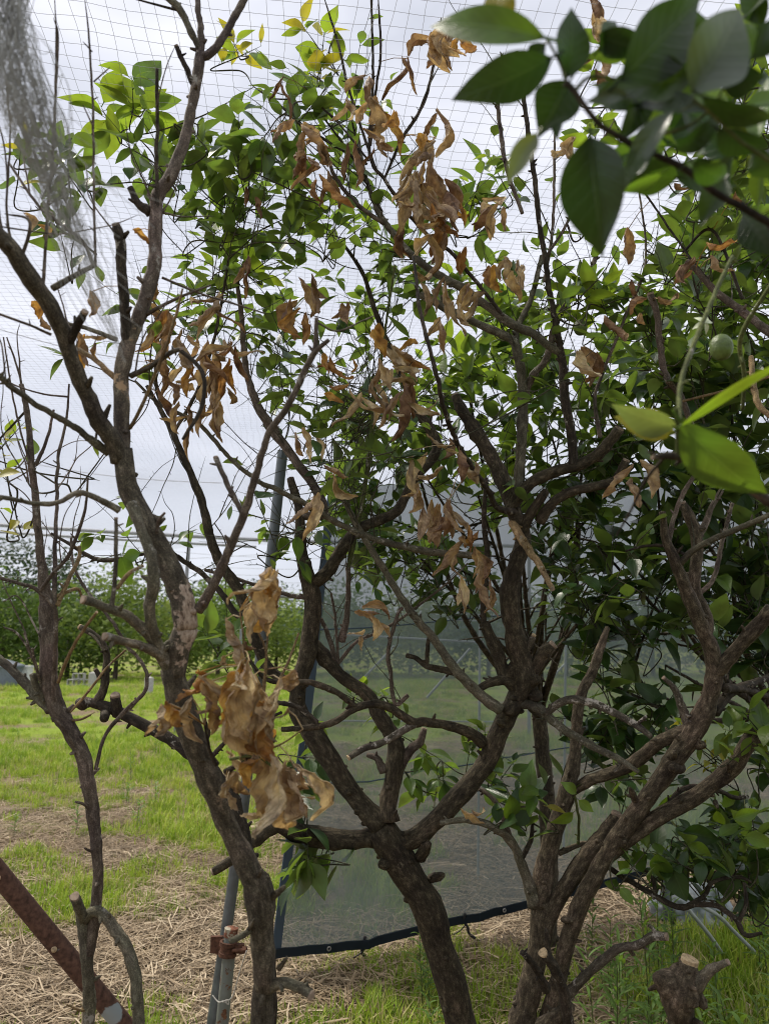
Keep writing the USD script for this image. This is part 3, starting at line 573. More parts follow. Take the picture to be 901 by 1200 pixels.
tag(curves(numbered('/World', 'stay_wire'), np.vstack(wr), [14] * len(wr), .006, 'wire'), 'thin steel wires strung across the sky below the net', 'wire')

# ------------------------------------------------------------------ windbreak screen
bl, tl = at(318, 1118, 3.42), at(384, 572, 3.9)
br_, tr = at(1010, 985, 5.0), at(1010, 540, 5.5)
hem_px = [(318, 1118), (372, 1114), (428, 1106), (492, 1090), (556, 1075), (612, 1062), (700, 1038), (800, 1014), (900, 1000), (1010, 985)]
hem_d = np.interp([p[0] for p in hem_px], [318, 612, 1010], [3.42, 4.05, 5.0])
hem = spline(np.stack([at(x, y, d) for (x, y), d in zip(hem_px, hem_d)]), .06)
nS = len(hem); up_t = np.linspace(0, 1, nS); top = (tl[None] * (1 - up_t[:, None]) + tr[None] * up_t[:, None])
nT = 34
tt = np.linspace(0, 1, nT)
S, T = np.meshgrid(np.arange(nS) / (nS - 1), tt)
sheet = hem[None] * (1 - tt[:, None, None]) + top[None] * tt[:, None, None]
nrm = unit(np.cross(hem[-1] - hem[0], [0, 0, 1]))
q = np.stack([S * 9, T * 2.0, 0 * S], -1)
fold = (meshkit.fbm(q * [1.6, .5, 1] + [T * 0 + 3 * 1.0, T, T * 0][0][..., None] * 0, 3, 2) - .5) * .16 * np.clip(T * 9, 0, 1) * (0.35 + np.sin(np.pi * T) * .8)
fold += .018 * np.sin(S * 52 + 2.5 * np.sin(T * 3)) * np.sin(np.pi * T) + .02 * (meshkit.noise(np.stack([S * 30, T * 12, 0 * S], -1)) - .5) * np.clip(T * 9, 0, 1)
fold += .035 * np.exp(-((S * 9 - 2.55 + .5 * T) / .12) ** 2) + .03 * np.exp(-((S * 9 - 1.1 - .2 * T) / .07) ** 2)
sheet = sheet + nrm * fold[..., None]
a = (np.arange(nT - 1)[:, None] * nS + np.arange(nS - 1)[None]).ravel()
sf = np.vstack([np.stack([a, a + 1, a + nS + 1], -1), np.stack([a, a + nS + 1, a + nS], -1)])
scr = thing('windbreak_screen', 'grey-green see-through mesh windbreak with dark hem behind the middle tree', 'screen')
put('mesh_sheet', (sheet.reshape(-1, 3), sf), 'screen_net', scr, smooth=True)
def band(name, line, width_vec, off, mat):
    lo = line + off; v = np.vstack([lo - width_vec * .25, lo + width_vec * .75 + nrm * -.004, lo + width_vec * .75 + nrm * .006, lo - width_vec * .25 + nrm * .006]); k = len(line); i = np.arange(k - 1)
    f = []
    for r in range(4):
        s = (r + 1) % 4; f += [np.stack([r * k + i, r * k + i + 1, s * k + i + 1], -1), np.stack([r * k + i, s * k + i + 1, s * k + i], -1)]
    return put(name, (v, np.vstack(f)), mat, scr, smooth=30)
edge0 = sheet[0]
to_cam = -nrm if nrm @ (C0 - edge0[0]) < 0 else nrm
band('hem', edge0, np.array([0, 0, .038]), to_cam * .02 + np.stack([np.zeros(nS), np.zeros(nS), (meshkit.noise(np.stack([np.arange(nS) * .7] * 3, -1)) - .5) * .012], -1), 'screen_hem')
side = sheet[:, 0]; sv = np.vstack([side + to_cam * .006, side + unit(hem[-1] - hem[0]) * .042 + to_cam * .006, side + unit(hem[-1] - hem[0]) * .042 - to_cam * .002, side - to_cam * .002]); i = np.arange(nT - 1); f = []
for r in range(4):
    s = (r + 1) % 4; f += [np.stack([r * nT + i, r * nT + i + 1, s * nT + i + 1], -1), np.stack([r * nT + i, s * nT + i + 1, s * nT + i], -1)]
put('edge_strip', (sv, np.vstack(f)), 'screen_strip', scr, label='blue reinforced side edge of the screen')
for row in (11, 22):
    ln = sheet[row]; v, f, _ = tube(ln + to_cam * .004, np.full(nS, .0035), 5); put('seam', (v, f), 'screen_strip', scr, smooth=True)
for k in range(5, nS - 1, 9):                               # eyelets in the hem
    t = trimesh.creation.torus(.008, .003, 12, 6); B = basis([0, 0, 1], to_cam); put('eyelet', (np.array(t.vertices) @ B + edge0[k] + to_cam * .031 + [0, 0, .012], np.array(t.faces)), 'brass', scr)
for px, py, tail in ((428, 1106, ((-4, 10), (1, 18), (5, 30))), (545, 1079, ((3, 8), (5, 16), (18, 25)))):
    d = np.interp(px, [318, 612], [3.42, 4.05]) - .03; p = [at(px + dx, py + dy, d) for dx, dy in ((0, -8), (-2, 0), *tail)]
    v, f, _ = tube(spline(np.array(p), .01), np.full(len(spline(np.array(p), .01)), .0075), 6)
    w = [at(px, py + 6, d), at(px - 6, py + 12, d - .01), at(px - 14, py + 17, d - .01)]; v2, f2, _ = tube(spline(np.array(w), .01), np.full(len(spline(np.array(w), .01)), .0035), 5)
    put('tie', cat_mesh([(v, f), (v2, f2)]), 'black_tie', scr, smooth=True, label='black cloth tie knotted through the hem')
# pipe frame standing behind the screen
gf_ = thing('support_frame', 'pale thin pipe frame standing behind the mesh screen', 'frame')
for A, B, d, r in (((405, 744), (566, 753), 4.9, .012), ((505, 726), (572, 728), 5.2, .008), ((500, 818), (551, 760), 4.9, .012), ((410, 812), (462, 757), 4.9, .011), ((636, 806), (662, 778), 5.4, .012), ((560, 1040), (563, 640), 5.0, .014), ((397, 845), (590, 846), 4.95, .008), ((660, 1020), (664, 620), 5.4, .014)):
    r = r * .62
    pipe('pipe', [at(*A, d), at(*B, d + .05)], r, 'pale_pipe', gf_, 8)

# ------------------------------------------------------------------ steel posts on the left
def post_foot(px, py, d): p = at(px, py, d); return p
up_ = thing('steel_pole', 'tall leaning grey steel pole with a rusty clamp left of the middle tree', 'pole')
p0, p1, p2 = at(250, 1192, 2.821), at(286, 940, 2.924), at(328, 560, 3.095)
foot = p0 + (p0 - p1) * (p0[2] + .1) / max(p1[2] - p0[2], .1)
pipe('shaft', [foot, p0, p1, p2, p2 + (p2 - p1) * .06], .0212, 'galvanised', up_, 16)
st = thing('steel_post', 'short grey steel post with rusty cap clamped to the leaning pole', 'post')
q1, q0 = at(271, 1090, 2.753), at(261, 1195, 2.702)
qf = q0 + (q0 - q1) * (q0[2] + .1) / max(q1[2] - q0[2], .1)
pipe('shaft', [qf, q1], .0226, 'rust_streak', st, 16)
ax = unit(q1 - qf)
v, f, _ = tube(np.stack([q1 - ax * .022, q1 + ax * .006]), np.array([.0246, .0246]), 16); put('cap', (v, f), 'rust_cap', st, smooth=40)
cp = at(267.5, 1112, 2.736)
def clamp_ring(c, ax, r, h, name, mat, parent):
    B = basis(ax, [0, -1, .1]); a = np.linspace(0, 2 * np.pi, 24, endpoint=False); rows = []
    for (rr, hh) in ((r, -h), (r + .009, -h), (r + .009, -h * .45), (r + .006, -h * .4), (r + .006, h * .4), (r + .009, h * .45), (r + .009, h), (r, h)):
        rows.append(c + np.outer(np.cos(a) * rr, B[0]) + np.outer(np.sin(a) * rr, B[2]) + B[1] * hh)
    V = np.vstack(rows); F = []; j = np.arange(24); jn = (j + 1) % 24
    for k in range(8):
        m = (k + 1) % 8; F += [np.stack([k * 24 + j, k * 24 + jn, m * 24 + jn], -1), np.stack([k * 24 + j, m * 24 + jn, m * 24 + j], -1)]
    return put(name, (V, np.vstack(F)), mat, parent, smooth=30)
clamp = thing('pipe_clamp', 'rust-brown pipe clamp joining the short post to the leaning pole', 'clamp')
clamp_ring(cp, ax, .0230, .024, 'collar', 'clamp_rust', clamp)
pc = at(261, 1108, 2.856); clamp_ring(pc, unit(p1 - p0), .0216, .024, 'collar', 'clamp_rust', clamp)
b = box(.043, .014, .055, (0, 0, 0)); v = np.array(b.vertices) + at(254, 1107, 2.796); put('lug', (v, b.faces), 'clamp_rust', clamp)
b = box(.03, .016, .03); put('lug', (np.array(b.vertices) + cp + [.043, -.01, .004], b.faces), 'clamp_rust', clamp)
v, f, _ = tube(np.stack([cp + [.02, -.03, .004], cp + [.066, -.03, .006]]), np.array([.006, .006]), 8); put('bolt', (v, f), 'clamp_rust', clamp)
v, f, _ = tube(np.stack([cp + [.056, -.03, .0055], cp + [.070, -.03, .006]]), np.array([.013, .013]), 6); put('nut', (v, f), 'clamp_rust', clamp, smooth=False)
# thin twine tied round both
tp = [at(249, 1167, 2.685), at(256, 1175, 2.668), at(262, 1174, 2.651), at(268, 1178, 2.651), at(267, 1172, 2.651), at(261, 1175, 2.651), at(272, 1169, 2.668), at(281, 1140, 2.565), at(289, 1115, 2.223)]
tp = spline(np.array(tp), .01); v, f, _ = tube(tp, np.full(len(tp), .0022), 5)
tag(put('twine', (v, f), 'twine', smooth=True), 'pale thin twine tied round the two steel posts', 'twine')
# leaning rusty pipe in the near left corner
rp = thing('rusty_pipe', 'rust-brown pipe leaning across the lower left corner behind the curved stub', 'pipe')
a0, a1 = at(-60, 953, 1.86), at(150, 1208, 1.98); ad = unit(a1 - a0)
pipe('shaft', [a0 - ad * .9, a0, a1, a1 + ad * (a1[2] + .1) / -ad[2]], .0238, 'rust_pipe', rp, 24)
for bx_, by_, d in ((3, 1024, 1.895), (68, 1107, 1.93)):
    s = trimesh.creation.icosphere(2, .0075); put('rivet', (np.array(s.vertices) * [1, .8, 1] + at(bx_, by_, d) - FW * .0232, s.faces), 'cut_wood', rp, smooth=True)

# ------------------------------------------------------------------ torn net hanging near the camera, upper left
pts, cnt = [], []
r = np.random.default_rng(31)
path = spline(np.array([at(8, -70, .86), at(20, 60, .84), at(40, 130, .85), at(62, 200, .87), at(85, 275, .89), at(150, 430, .93)]), .006)
sp = np.linspace(0, 1, len(path)); wv = np.interp(sp, [0, .25, .45, .6, .78, 1], [.040, .038, .036, .032, .022, .004])
def gathered(layer, k):
    """Strand k of a net gathered into folds: neighbouring strands stay neighbours."""
    q = np.stack([sp * 0 + k * .33, sp * 2.6, sp * 0 + layer * 17.3], -1); q2 = np.stack([sp * 0 + k * .9, sp * 9, sp * 0 + layer * 5.1], -1)
    ox = 2.5 * (meshkit.noise(q, 1) - .5) + .5 * (meshkit.noise(q2, 4) - .5); oy = 2.2 * (meshkit.noise(q + 31, 2) - .5) + .4 * (meshkit.noise(q2 + 9, 5) - .5)
    return path + RT * (ox * wv)[:, None] + FW * (oy * wv)[:, None]
for layer in range(4):
    n = 30; strands = [gathered(layer, k) for k in range(n)]; ends = [int(len(path) * (r.uniform(.45, .8) if r.random() < .75 else r.uniform(.8, 1))) for _ in range(n)]
    for k in range(n):
        pts.append(strands[k][:ends[k]]); cnt.append(ends[k])
        if k + 1 < n:
            for i in range((k % 2) * 4, min(ends[k], ends[k + 1]) - 6, 8):     # the diagonal bars of the mesh
                a_, b_ = strands[k][i], strands[k + 1][i + 4]; l = np.linalg.norm(b_ - a_)
                if l < .07:
                    t = np.linspace(0, 1, 5)[:, None]; pts.append(a_ + (b_ - a_) * t + np.array([0, 0, -.012]) * (4 * t * (1 - t)) + r.normal(0, .0012, (5, 3)) * (4 * t * (1 - t))); cnt.append(5)
for k in range(22):                                          # loose torn ends trailing off
    i = r.integers(int(len(path) * .35), int(len(path) * .8)); p = path[i] + RT * r.normal(0, .7) * wv[i] + FW * r.normal(0, .5) * wv[i]; l = r.uniform(.05, .16); d = unit([r.normal(.5, .3), r.normal(0, .3), -1]); t = np.linspace(0, 1, 9)[:, None]
    pts.append(p + d * t * l + RT * (r.normal(0, .012) * np.sin(t * 5)) + np.array([.02, 0, 0]) * t ** 2); cnt.append(9)
tag(curves(numbered('/World', 'torn_net'), np.vstack(pts), cnt, .0006, 'frayed'), 'frayed pale grey net bundle hanging at the upper left edge', 'net')

# ------------------------------------------------------------------ far orchard row, hills, clutter at its foot
def card_leaves(n, size, seed):
    r = np.random.default_rng(seed); V, F, k = [], [], 0
    for _ in range(n):
        c = r.normal(0, 1, 3); c /= max(1, np.linalg.norm(c) ** .6); d = unit(r.normal(0, 1, 3) + [0, 0, -.3]); s = unit(np.cross(d, r.normal(0, 1, 3))); l = size * r.uniform(.6, 1.2)
        V += [c - d * l / 2, c - s * l * .24 + [0, 0, .0], c + d * l / 2, c + s * l * .24]; F += [[k, k + 1, k + 2], [k, k + 2, k + 3]]; k += 4
    return np.array(V), np.array(F)
def far_tree(name, label, px, d, h, w, mat, nleaf, seed, group, lsize=.11, cat='tree', skirt=.12, base=None):
    base = at(px, 700, d) if base is None else np.array(base, float); base[2] = 0
    t = thing(name, label, cat, base, 0, group); r = np.random.default_rng(seed)
    v, f, bk = tube(np.array([[0, 0, -.1], [.03, 0, h * .25], [.0, .05, h * .55]]), np.array([.1, .075, .05]), 8, .2); put('trunk', (v, f), 'bark_trunk', t, smooth=True, bk=bk)
    # uneven crown: several leafy boughs, each a cloud of separate blades
    V, F, k = [], [], 0; nb = 16; boughs = []
    for i in range(nb):
        z = h * (skirt + (1 - skirt) * (i + .6) / nb * .93); a = i * 2.4 + r.uniform(-.5, .5); rr = w / 2 * math.sin(math.pi * min(.93, .22 + .62 * i / nb)) * r.uniform(.45, .85)
        boughs.append((np.array([rr * math.cos(a), rr * math.sin(a), z]), w * r.uniform(.15, .26)))
    for c, s in boughs:
        cv, cf = card_leaves(int(nleaf / nb), lsize / s, r.integers(9999)); V.append(cv * s * [1, 1, .8] + c); F.append(cf + k); k += len(cv)
    V, F = np.vstack(V), np.vstack(F)
    tag(put('crown', (V, F), mat, t, smooth=False))
row = 'trees of the far orchard row'
for i, (px, d, h, w) in enumerate(((-70, 31, 3.39, 4.48), (8, 29, 3.56, 3.70), (84, 31, 3.11, 3.81), (140, 30, 4.18, 3.58), (207, 34, 2.94, 3.36), (258, 32, 3.73, 3.58), (325, 35, 3.28, 4.03), (400, 32, 3.50, 4.03), (480, 33, 3.16, 4.26), (570, 32, 3.62, 4.26), (660, 33, 3.28, 4.48), (760, 32, 3.62, 4.70), (870, 33, 3.39, 4.70), (980, 32, 3.73, 4.93))):
    side = ['far left orchard tree partly cut off by the picture edge', 'bushy far orchard tree behind the grey tub', 'broad far orchard tree behind the thin left stems', 'tall far orchard tree rising left of the forked trunk', 'low far orchard tree seen just left of the forked trunk', 'far orchard tree between the forked trunk and the steel pole', 'far orchard tree standing right behind the steel pole'][i] if i < 7 else 'far orchard tree dimly seen through or above the mesh screen'
    far_tree('orchard_tree', side, px, d, h, w, 'far_leaf', 3000, 100 + i, row if i < 7 else 'far orchard trees behind the screen', .27, skirt=.2)
for i, (px, d, h, w, lb) in enumerate(((38, 62, 9.6, 7.0, 'dark tall distant tree at the left above the orchard row'), (75, 66, 8.0, 6.5, 'second dark distant tree right of the tallest one'), (5, 70, 7.6, 7, 'dark distant tree at the left picture edge'), (180, 80, 6.8, 9, 'low dark distant tree beside the forked trunk'), (250, 85, 7.6, 10, 'low distant tree seen right of the forked trunk'), (330, 90, 7.0, 10, 'low distant tree behind the leaning steel pole'), (130, 88, 7.0, 9, 'low distant tree between thin left stems and forked trunk'))):
    far_tree('distant_tree', lb, px, d, h, w, 'distant_leaf', 2600, 200 + i, None, .5, skirt=.05)
for i, (bx_, by_, h, w, lb) in enumerate(((-2.2, -1.6, 3.1, 2.8, 'leafy lemon tree standing out of view behind the viewer on the left'), (1.9, -1.5, 3.2, 2.9, 'leafy lemon tree standing out of view behind the viewer on the right'), (-.1, -3.6, 3.3, 3.2, 'leafy lemon tree standing out of view straight behind the viewer'), (2.6, 1.0, 2.9, 2.0, 'leafy lemon tree standing just outside the right picture edge'))):
    far_tree('shade_tree', lb, 450, 1, h, w, 'far_leaf', 5200, 300 + i, None, .12, skirt=.16, base=(bx_, by_, 0))
hx = np.linspace(-260, 260, 90); hz = 7 + 6 * meshkit.fbm(np.stack([hx * .02, hx * 0, hx * 0], -1), 4, 3); hv = []
for dy, m in ((0, 0), (10, .6), (25, 1), (60, 1.05), (120, .3)): hv.append(np.stack([hx, 150 + dy + 0 * hx, hz * m - 1], -1))
hv = np.vstack(hv); k = len(hx); a = (np.arange(4)[:, None] * k + np.arange(k - 1)[None]).ravel(); plain('hill', (0.04, 0.06, 0.045), .95, var=.4, scale=.5, spec=.1)
tag(put('hills', (hv, np.vstack([np.stack([a, a + 1, a + k + 1], -1), np.stack([a, a + k + 1, a + k], -1)])), 'hill', smooth=True), kind='structure')
# clutter below the row
g0 = on_ground(6, 803); tb = thing('tub', 'dark grey plastic tub on the grass at the left edge', 'tub', g0)
v, f, _ = tube(np.array([[0, 0, 0], [0, 0, .55], [0, 0, .6], [0, 0, .62]]), np.array([.42, .5, .54, .54]), 20); put('body', (v, f), 'grey_tub', tb, smooth=40)
v, f, _ = tube(np.array([[0, 0, .60], [0, 0, .66]]), np.array([.56, .56]), 20); put('rim', (v, f), 'grey_tub', tb, smooth=40)
g0 = on_ground(26, 802); wb = thing('white_box', 'white box standing beside the grey tub under the far trees', 'box', g0)
put('body', box(.5, .4, .55, (0, 0, .275)), 'white_board', wb); put('lid', box(.54, .44, .07, (0, 0, .59)), 'white_board', wb)
grp = None
for i, (px, py, dz, lb) in enumerate(((86, 803, 0, 'left concrete block of the small pile under the far trees'), (99, 803, 0, 'right concrete block of the small pile under the far trees'), (92, 803, .2, 'concrete block lying on top of the two others'))):
    g0 = on_ground(px, py); g0[2] = dz; cb = thing('concrete_block', lb, 'block', g0)
    for z in (.012, .178): put('face_slab', box(.39, .19, .024, (0, 0, z)), 'concrete', cb)
    for xx in (-.182, 0, .182): put('web', box(.026, .186, .142, (xx, 0, .095)), 'concrete', cb)
for px, py, lb in ((108, 804, 'pale bucket beside the concrete block pile'), (174, 812, 'grey stump post standing on the grass behind the forked trunk')):
    g0 = on_ground(px, py); v, f, bk = tube(np.array([[0, 0, -.05], [0, 0, .3], [0, 0, .42]]), np.array([.12, .13, .125]), 12, .1); b_ = thing('bucket' if px < 150 else 'stump_post', lb, 'bucket' if px < 150 else 'post', g0)
    put('body', (v, f), 'concrete', b_, smooth=40)
# short post, hoses and plastic heap on the right
g0 = on_ground(783, 1080); b_ = thing('short_post', 'short grey pipe post among the weeds on the right', 'post', g0); pipe('shaft', [[0, 0, -.1], [0, 0, .36]], .026, 'galvanised', b_)
v, f, _ = tube(np.array([[0, 0, .345], [0, 0, .365]]), np.array([.0285, .0285]), 12); put('cap', (v, f), 'galvanised', b_)
c = on_ground(812, 1072); s = trimesh.creation.icosphere(4, 1.0); v = np.array(s.vertices); v = v * [.2, .16, .15] * (1 + .7 * (meshkit.fbm(v * 2.6, 4, 8)[:, None] - .5) + .16 * np.abs(np.sin(v[:, :1] * 9 + v[:, 2:] * 4))); v[:, 2] = np.maximum(v[:, 2] * 1.0, -.02)
tag(put('plastic_sheet', (v + c, s.faces), 'white_plastic', smooth=60), 'crumpled pale plastic sheet heaped on the ground at right', 'plastic sheet')
for i, (pp, lb) in enumerate(((((806, 1066), (822, 1085), (836, 1103), (846, 1118)), 'left pale hose lying down from the plastic heap'), (((818, 1060), (842, 1074), (858, 1090), (884, 1116)), 'right pale hose lying down from the plastic heap'))):
    p = np.stack([on_ground(x, y, .34 * (1 - k / 3) + .03) for k, (x, y) in enumerate(pp)]); p = spline(p, .03); v, f, _ = tube(p, np.full(len(p), .009), 8); tag(put('hose', (v, f), 'white_hose', smooth=True), lb, 'hose')
# ------------------------------------------------------------------ the front left tree: bare, forked, flaking bark
D_, M_, Y_, X_ = 'leaf_dark', 'leaf_mid', 'leaf_young', 'leaf_yellow'
A = Tree('lemon_tree', 'nearly bare forked lemon tree with peeling pale bark patch, nearest at left of centre', 11, 'bark_front', root=at(307, 1200, 1.35) * [1, 1, 0])
fa = A.loc + [.015, .0, -.05]
A.br([(307, 1204, 17), (309, 1150, 17), (309, 1105, 19), (303, 1045, 23), (291, 1015, 18), (275, 985, 17), (257, 942, 17), (240, 900, 18.5), (222, 855, 19), (210, 820, 19), (201, 783, 20)], d0=1.35, dz=-.03, name='trunk', to_ground=fa, rough=.36)
A.br([(203, 795, 17), (209, 760, 18.5), (218, 735, 18.5)], 0, name='limb', mat='bark_front', label='forking limb with a large peeled pale patch')
A.br([(218, 737, 18), (212, 700, 19), (200, 670, 18), (185, 637, 17), (166, 603, 17), (152, 575, 16), (143, 527, 15)], .02, name='limb', mat='bark_front')
A.br([(200, 785, 13), (187, 763, 11), (178, 735, 10), (174, 710, 9), (180, 685, 10.5), (178, 655, 9.5), (166, 622, 8.5), (154, 590, 9)], -.03, name='limb', mat='bark_grey', bow=-.05)
A.br([(143, 530, 12), (143, 487, 13), (143, 447, 13), (149, 407, 12.5), (160, 377, 11.5)], .04, name='limb', mat='bark_flaking', label='limb with pale flaking bark spots')
A.br([(158, 382, 11.5), (172, 345, 11.5), (181, 310, 11), (182, 272, 10.5), (183, 233, 11), (199, 207, 10), (213, 173, 9), (223, 133, 8.2), (230, 95, 8), (235, 62, 8.5)], .08, name='limb', mat='bark_stem')
A.br([(236, 66, 7), (247, 61, 6.5), (267, 33, 6), (289, -6, 5.5)], .02, mat='bark_stem'); A.br([(235, 64, 6.5), (235, 40, 5.5), (231, -6, 4)], .02, mat='bark_stem')
A.br([(234, 58, 5), (227, 42, 5.5), (218, 25, 5.5), (209, 9, 6), (192, -6, 4)], -.02, mat='bark_grey'); A.br([(212, 12, 2.5), (195, 8, 2.2), (158, -2, 1.5)], .0, mat='bark_dark')
A.br([(229, 102, 4.5), (221, 88, 4.5), (216, 75, 4), (207, 54, 3.8)], -.02, mat='bark_dark', cut='old_cut')
A.br([(184, 255, 5), (184, 225, 3.6), (184, 150, 3.2), (184, 80, 3)], -.05, mat='bark_dark', label='dark straight upright stick')
A.br([(176, 248, 9), (163, 238, 6.5), (152, 219, 5)], -.01, mat='bark_dark')
A.br([(150, 405, 9), (146, 370, 8), (143, 320, 8), (140, 278, 8.5), (136, 264, 7)], -.05, mat='bark_dark', cut='old_cut')
A.br([(140, 540, 15), (132, 515, 15), (116, 493, 14), (97, 453, 13), (80, 410, 13), (63, 368, 13.5), (43, 335, 14), (22, 303, 14), (5, 282, 13), (-14, 262, 12)], -.22, name='limb')
A.br([(80, 402, 8), (90, 382, 7), (99, 366, 6)], -.03, mat='bark_dark', cut='old_cut'); A.br([(61, 338, 5.5), (80, 327, 4.5), (110, 311, 4)], .02)
A.br([(110, 311, 3.5), (97, 283, 3), (70, 262, 3), (45, 240, 2.4), (10, 190, 2)], .05, mat='bark_stem')
A.br([(128, 530, 8), (108, 517, 6.5), (87, 500, 5.5), (43, 475, 4.8), (-12, 432, 5)], -.12, mat='bark_grey')
A.br([(137, 398, 4), (105, 386, 3.6), (70, 377, 3.5)], .0, mat='bark_grey'); A.br([(137, 445, 5), (115, 424, 4), (92, 409, 3.4)], .03, mat='bark_tan')
A.br([(60, 392, 2.4), (30, 379, 2.2), (-12, 364, 2)], -.05, mat='bark_stem')
A.br([(140, 598, 6), (118, 586, 5), (93, 577, 4.6), (70, 588, 4), (43, 590, 3.8), (-12, 580, 3.6)], -.1, mat='bark_grey')
A.br([(192, 772, 10), (178, 762, 8), (150, 753, 6.5), (124, 746, 6.5)], -.12, mat='bark_grey', cut='old_cut'); A.br([(182, 752, 9), (170, 740, 9), (147, 720, 8), (118, 709, 7), (99, 703, 7.5)], -.1, mat='bark_grey', cut='old_cut')
A.br([(131, 712, 4.4), (136, 660, 4), (136, 608, 3.2)], .0, mat='bark_lichen', cut='old_cut'); A.br([(137, 690, 3.4), (151, 672, 3.4), (168, 663, 2.8)], .02, mat='bark_tan')
A.br([(232, 716, 10), (244, 697, 8.5), (264, 655, 7.5), (284, 606, 7), (300, 557, 6), (313, 513, 5.6), (342, 467, 5.2), (366, 417, 5), (385, 398, 3.4)], -.08, name='limb', mat='bark_stem')
A.br([(366, 420, 4.2), (370, 400, 4), (371, 372, 3.2)], .0, mat='bark_stem'); A.br([(284, 602, 4.5), (268, 570, 4.6), (253, 537, 4.4)], .04, mat='bark_stem', cut='old_cut')
A.br([(372, 378, 1.8), (395, 388, 1.6), (422, 377, 1.3), (438, 370, 1)], .02, mat='bark_stem')
A.br([(154, 440, 5), (175, 430, 4.2), (200, 413, 4.4), (212, 409, 3.8)], -.08, cut='old_cut'); A.br([(212, 411, 3.6), (232, 428, 3.4), (240, 447, 3.6), (234, 482, 3.6), (214, 515, 2.6)], -.02, mat='bark_dark')
A.br([(152, 502, 3.4), (160, 488, 3), (173, 460, 2.7), (193, 410, 2.6), (207, 367, 2.2), (214, 338, 1.6)], -.1, mat='bark_tan')
A.br([(172, 368, 4), (190, 358, 3), (213, 347, 2.6), (247, 334, 1.6)], -.06, mat='bark_stem'); A.br([(190, 325, 2.2), (233, 343, 2), (272, 355, 1.6), (310, 367, 1.2)], .02, mat='bark_stem')
A.br([(187, 610, 5), (176, 604, 4), (150, 592, 3)], .03, mat='bark_dark'); A.br([(182, 640, 3.4), (185, 612, 2.6), (193, 601, 2)], -.03, mat='bark_stem')
A.br([(310, 1160, 11), (332, 1152, 8.5), (352, 1158, 8), (364, 1166, 7.5)], -.06, cut='old_cut', mat='bark_grey'); A.br([(300, 1085, 6), (284, 1097, 4.5), (270, 1103, 4)], -.05, mat='bark_grey')
for px, py, w, l in ((317, 1052, 7, 16), (298, 1032, 6, 9), (327, 1135, 5, 9), (291, 1090, 4, 7)):
    A.br([(px, py, w), (px + l * .5, py - 5, w * .8), (px + l, py - 12, w * .5)], -.03, name='knot')
for p in (((20, 305, 3), (8, 250, 2.2), (12, 150, 1.6), (2, 60, 1)), ((50, 345, 3), (58, 220, 2.4), (62, 190, 2.6), (66, 60, 2), (64, -5, 1.4)), ((60, 205, 2), (68, 55, 1.8), (63, 20, 1.4)), ((112, 312, 2.6), (110, 230, 2.2), (109, 130, 2.2), (104, 40, 1.8), (99, -5, 1.5)), ((110, 150, 1.4), (97, 122, 1)), ((110, 95, 1.3), (129, 78, 1)), ((108, 60, 1.2), (97, 48, .9)), ((5, 290, 2.5), (-4, 230, 2)), ((24, 306, 3), (35, 260, 2.6), (5, 250, 1.5))):
    A.br(list(p), -.02, name='twig', mat='bark_stem', taper_tip=True)
# withered leaves on its lower right side
T_, O_, P_, B_ = 'dead_tan', 'dead_orange', 'dead_pale', 'dead_brown'
A.br([(264, 905, 5), (285, 893, 4.5), (305, 880, 4), (322, 868, 3)], -.05, d0=1.30, mat='bark_dark'); A.br([(270, 890, 2.6), (300, 886, 2.4), (320, 898, 2.2), (345, 900, 1.4)], -.08, d0=1.27, mat='bark_green')
A.br([(254, 896, 5), (246, 880, 3), (240, 850, 2)], -.03, mat='bark_dark'); A.br([(300, 884, 1.7), (330, 872, 1.5), (355, 855, 1.2)], -.02, mat='bark_tan'); A.br([(282, 891, 2.6), (287, 860, 2.2), (290, 800, 1.9), (285, 745, 1.7), (281, 716, 1.4)], -.03, mat='bark_tan')
A.br([(296, 884, 2.4), (305, 850, 2.2), (312, 770, 2), (300, 735, 1.7)], .02, mat='bark_tan'); A.br([(304, 856, 2), (309, 800, 1.8), (316, 720, 1.4), (318, 664, 1)], .05, mat='bark_tan')
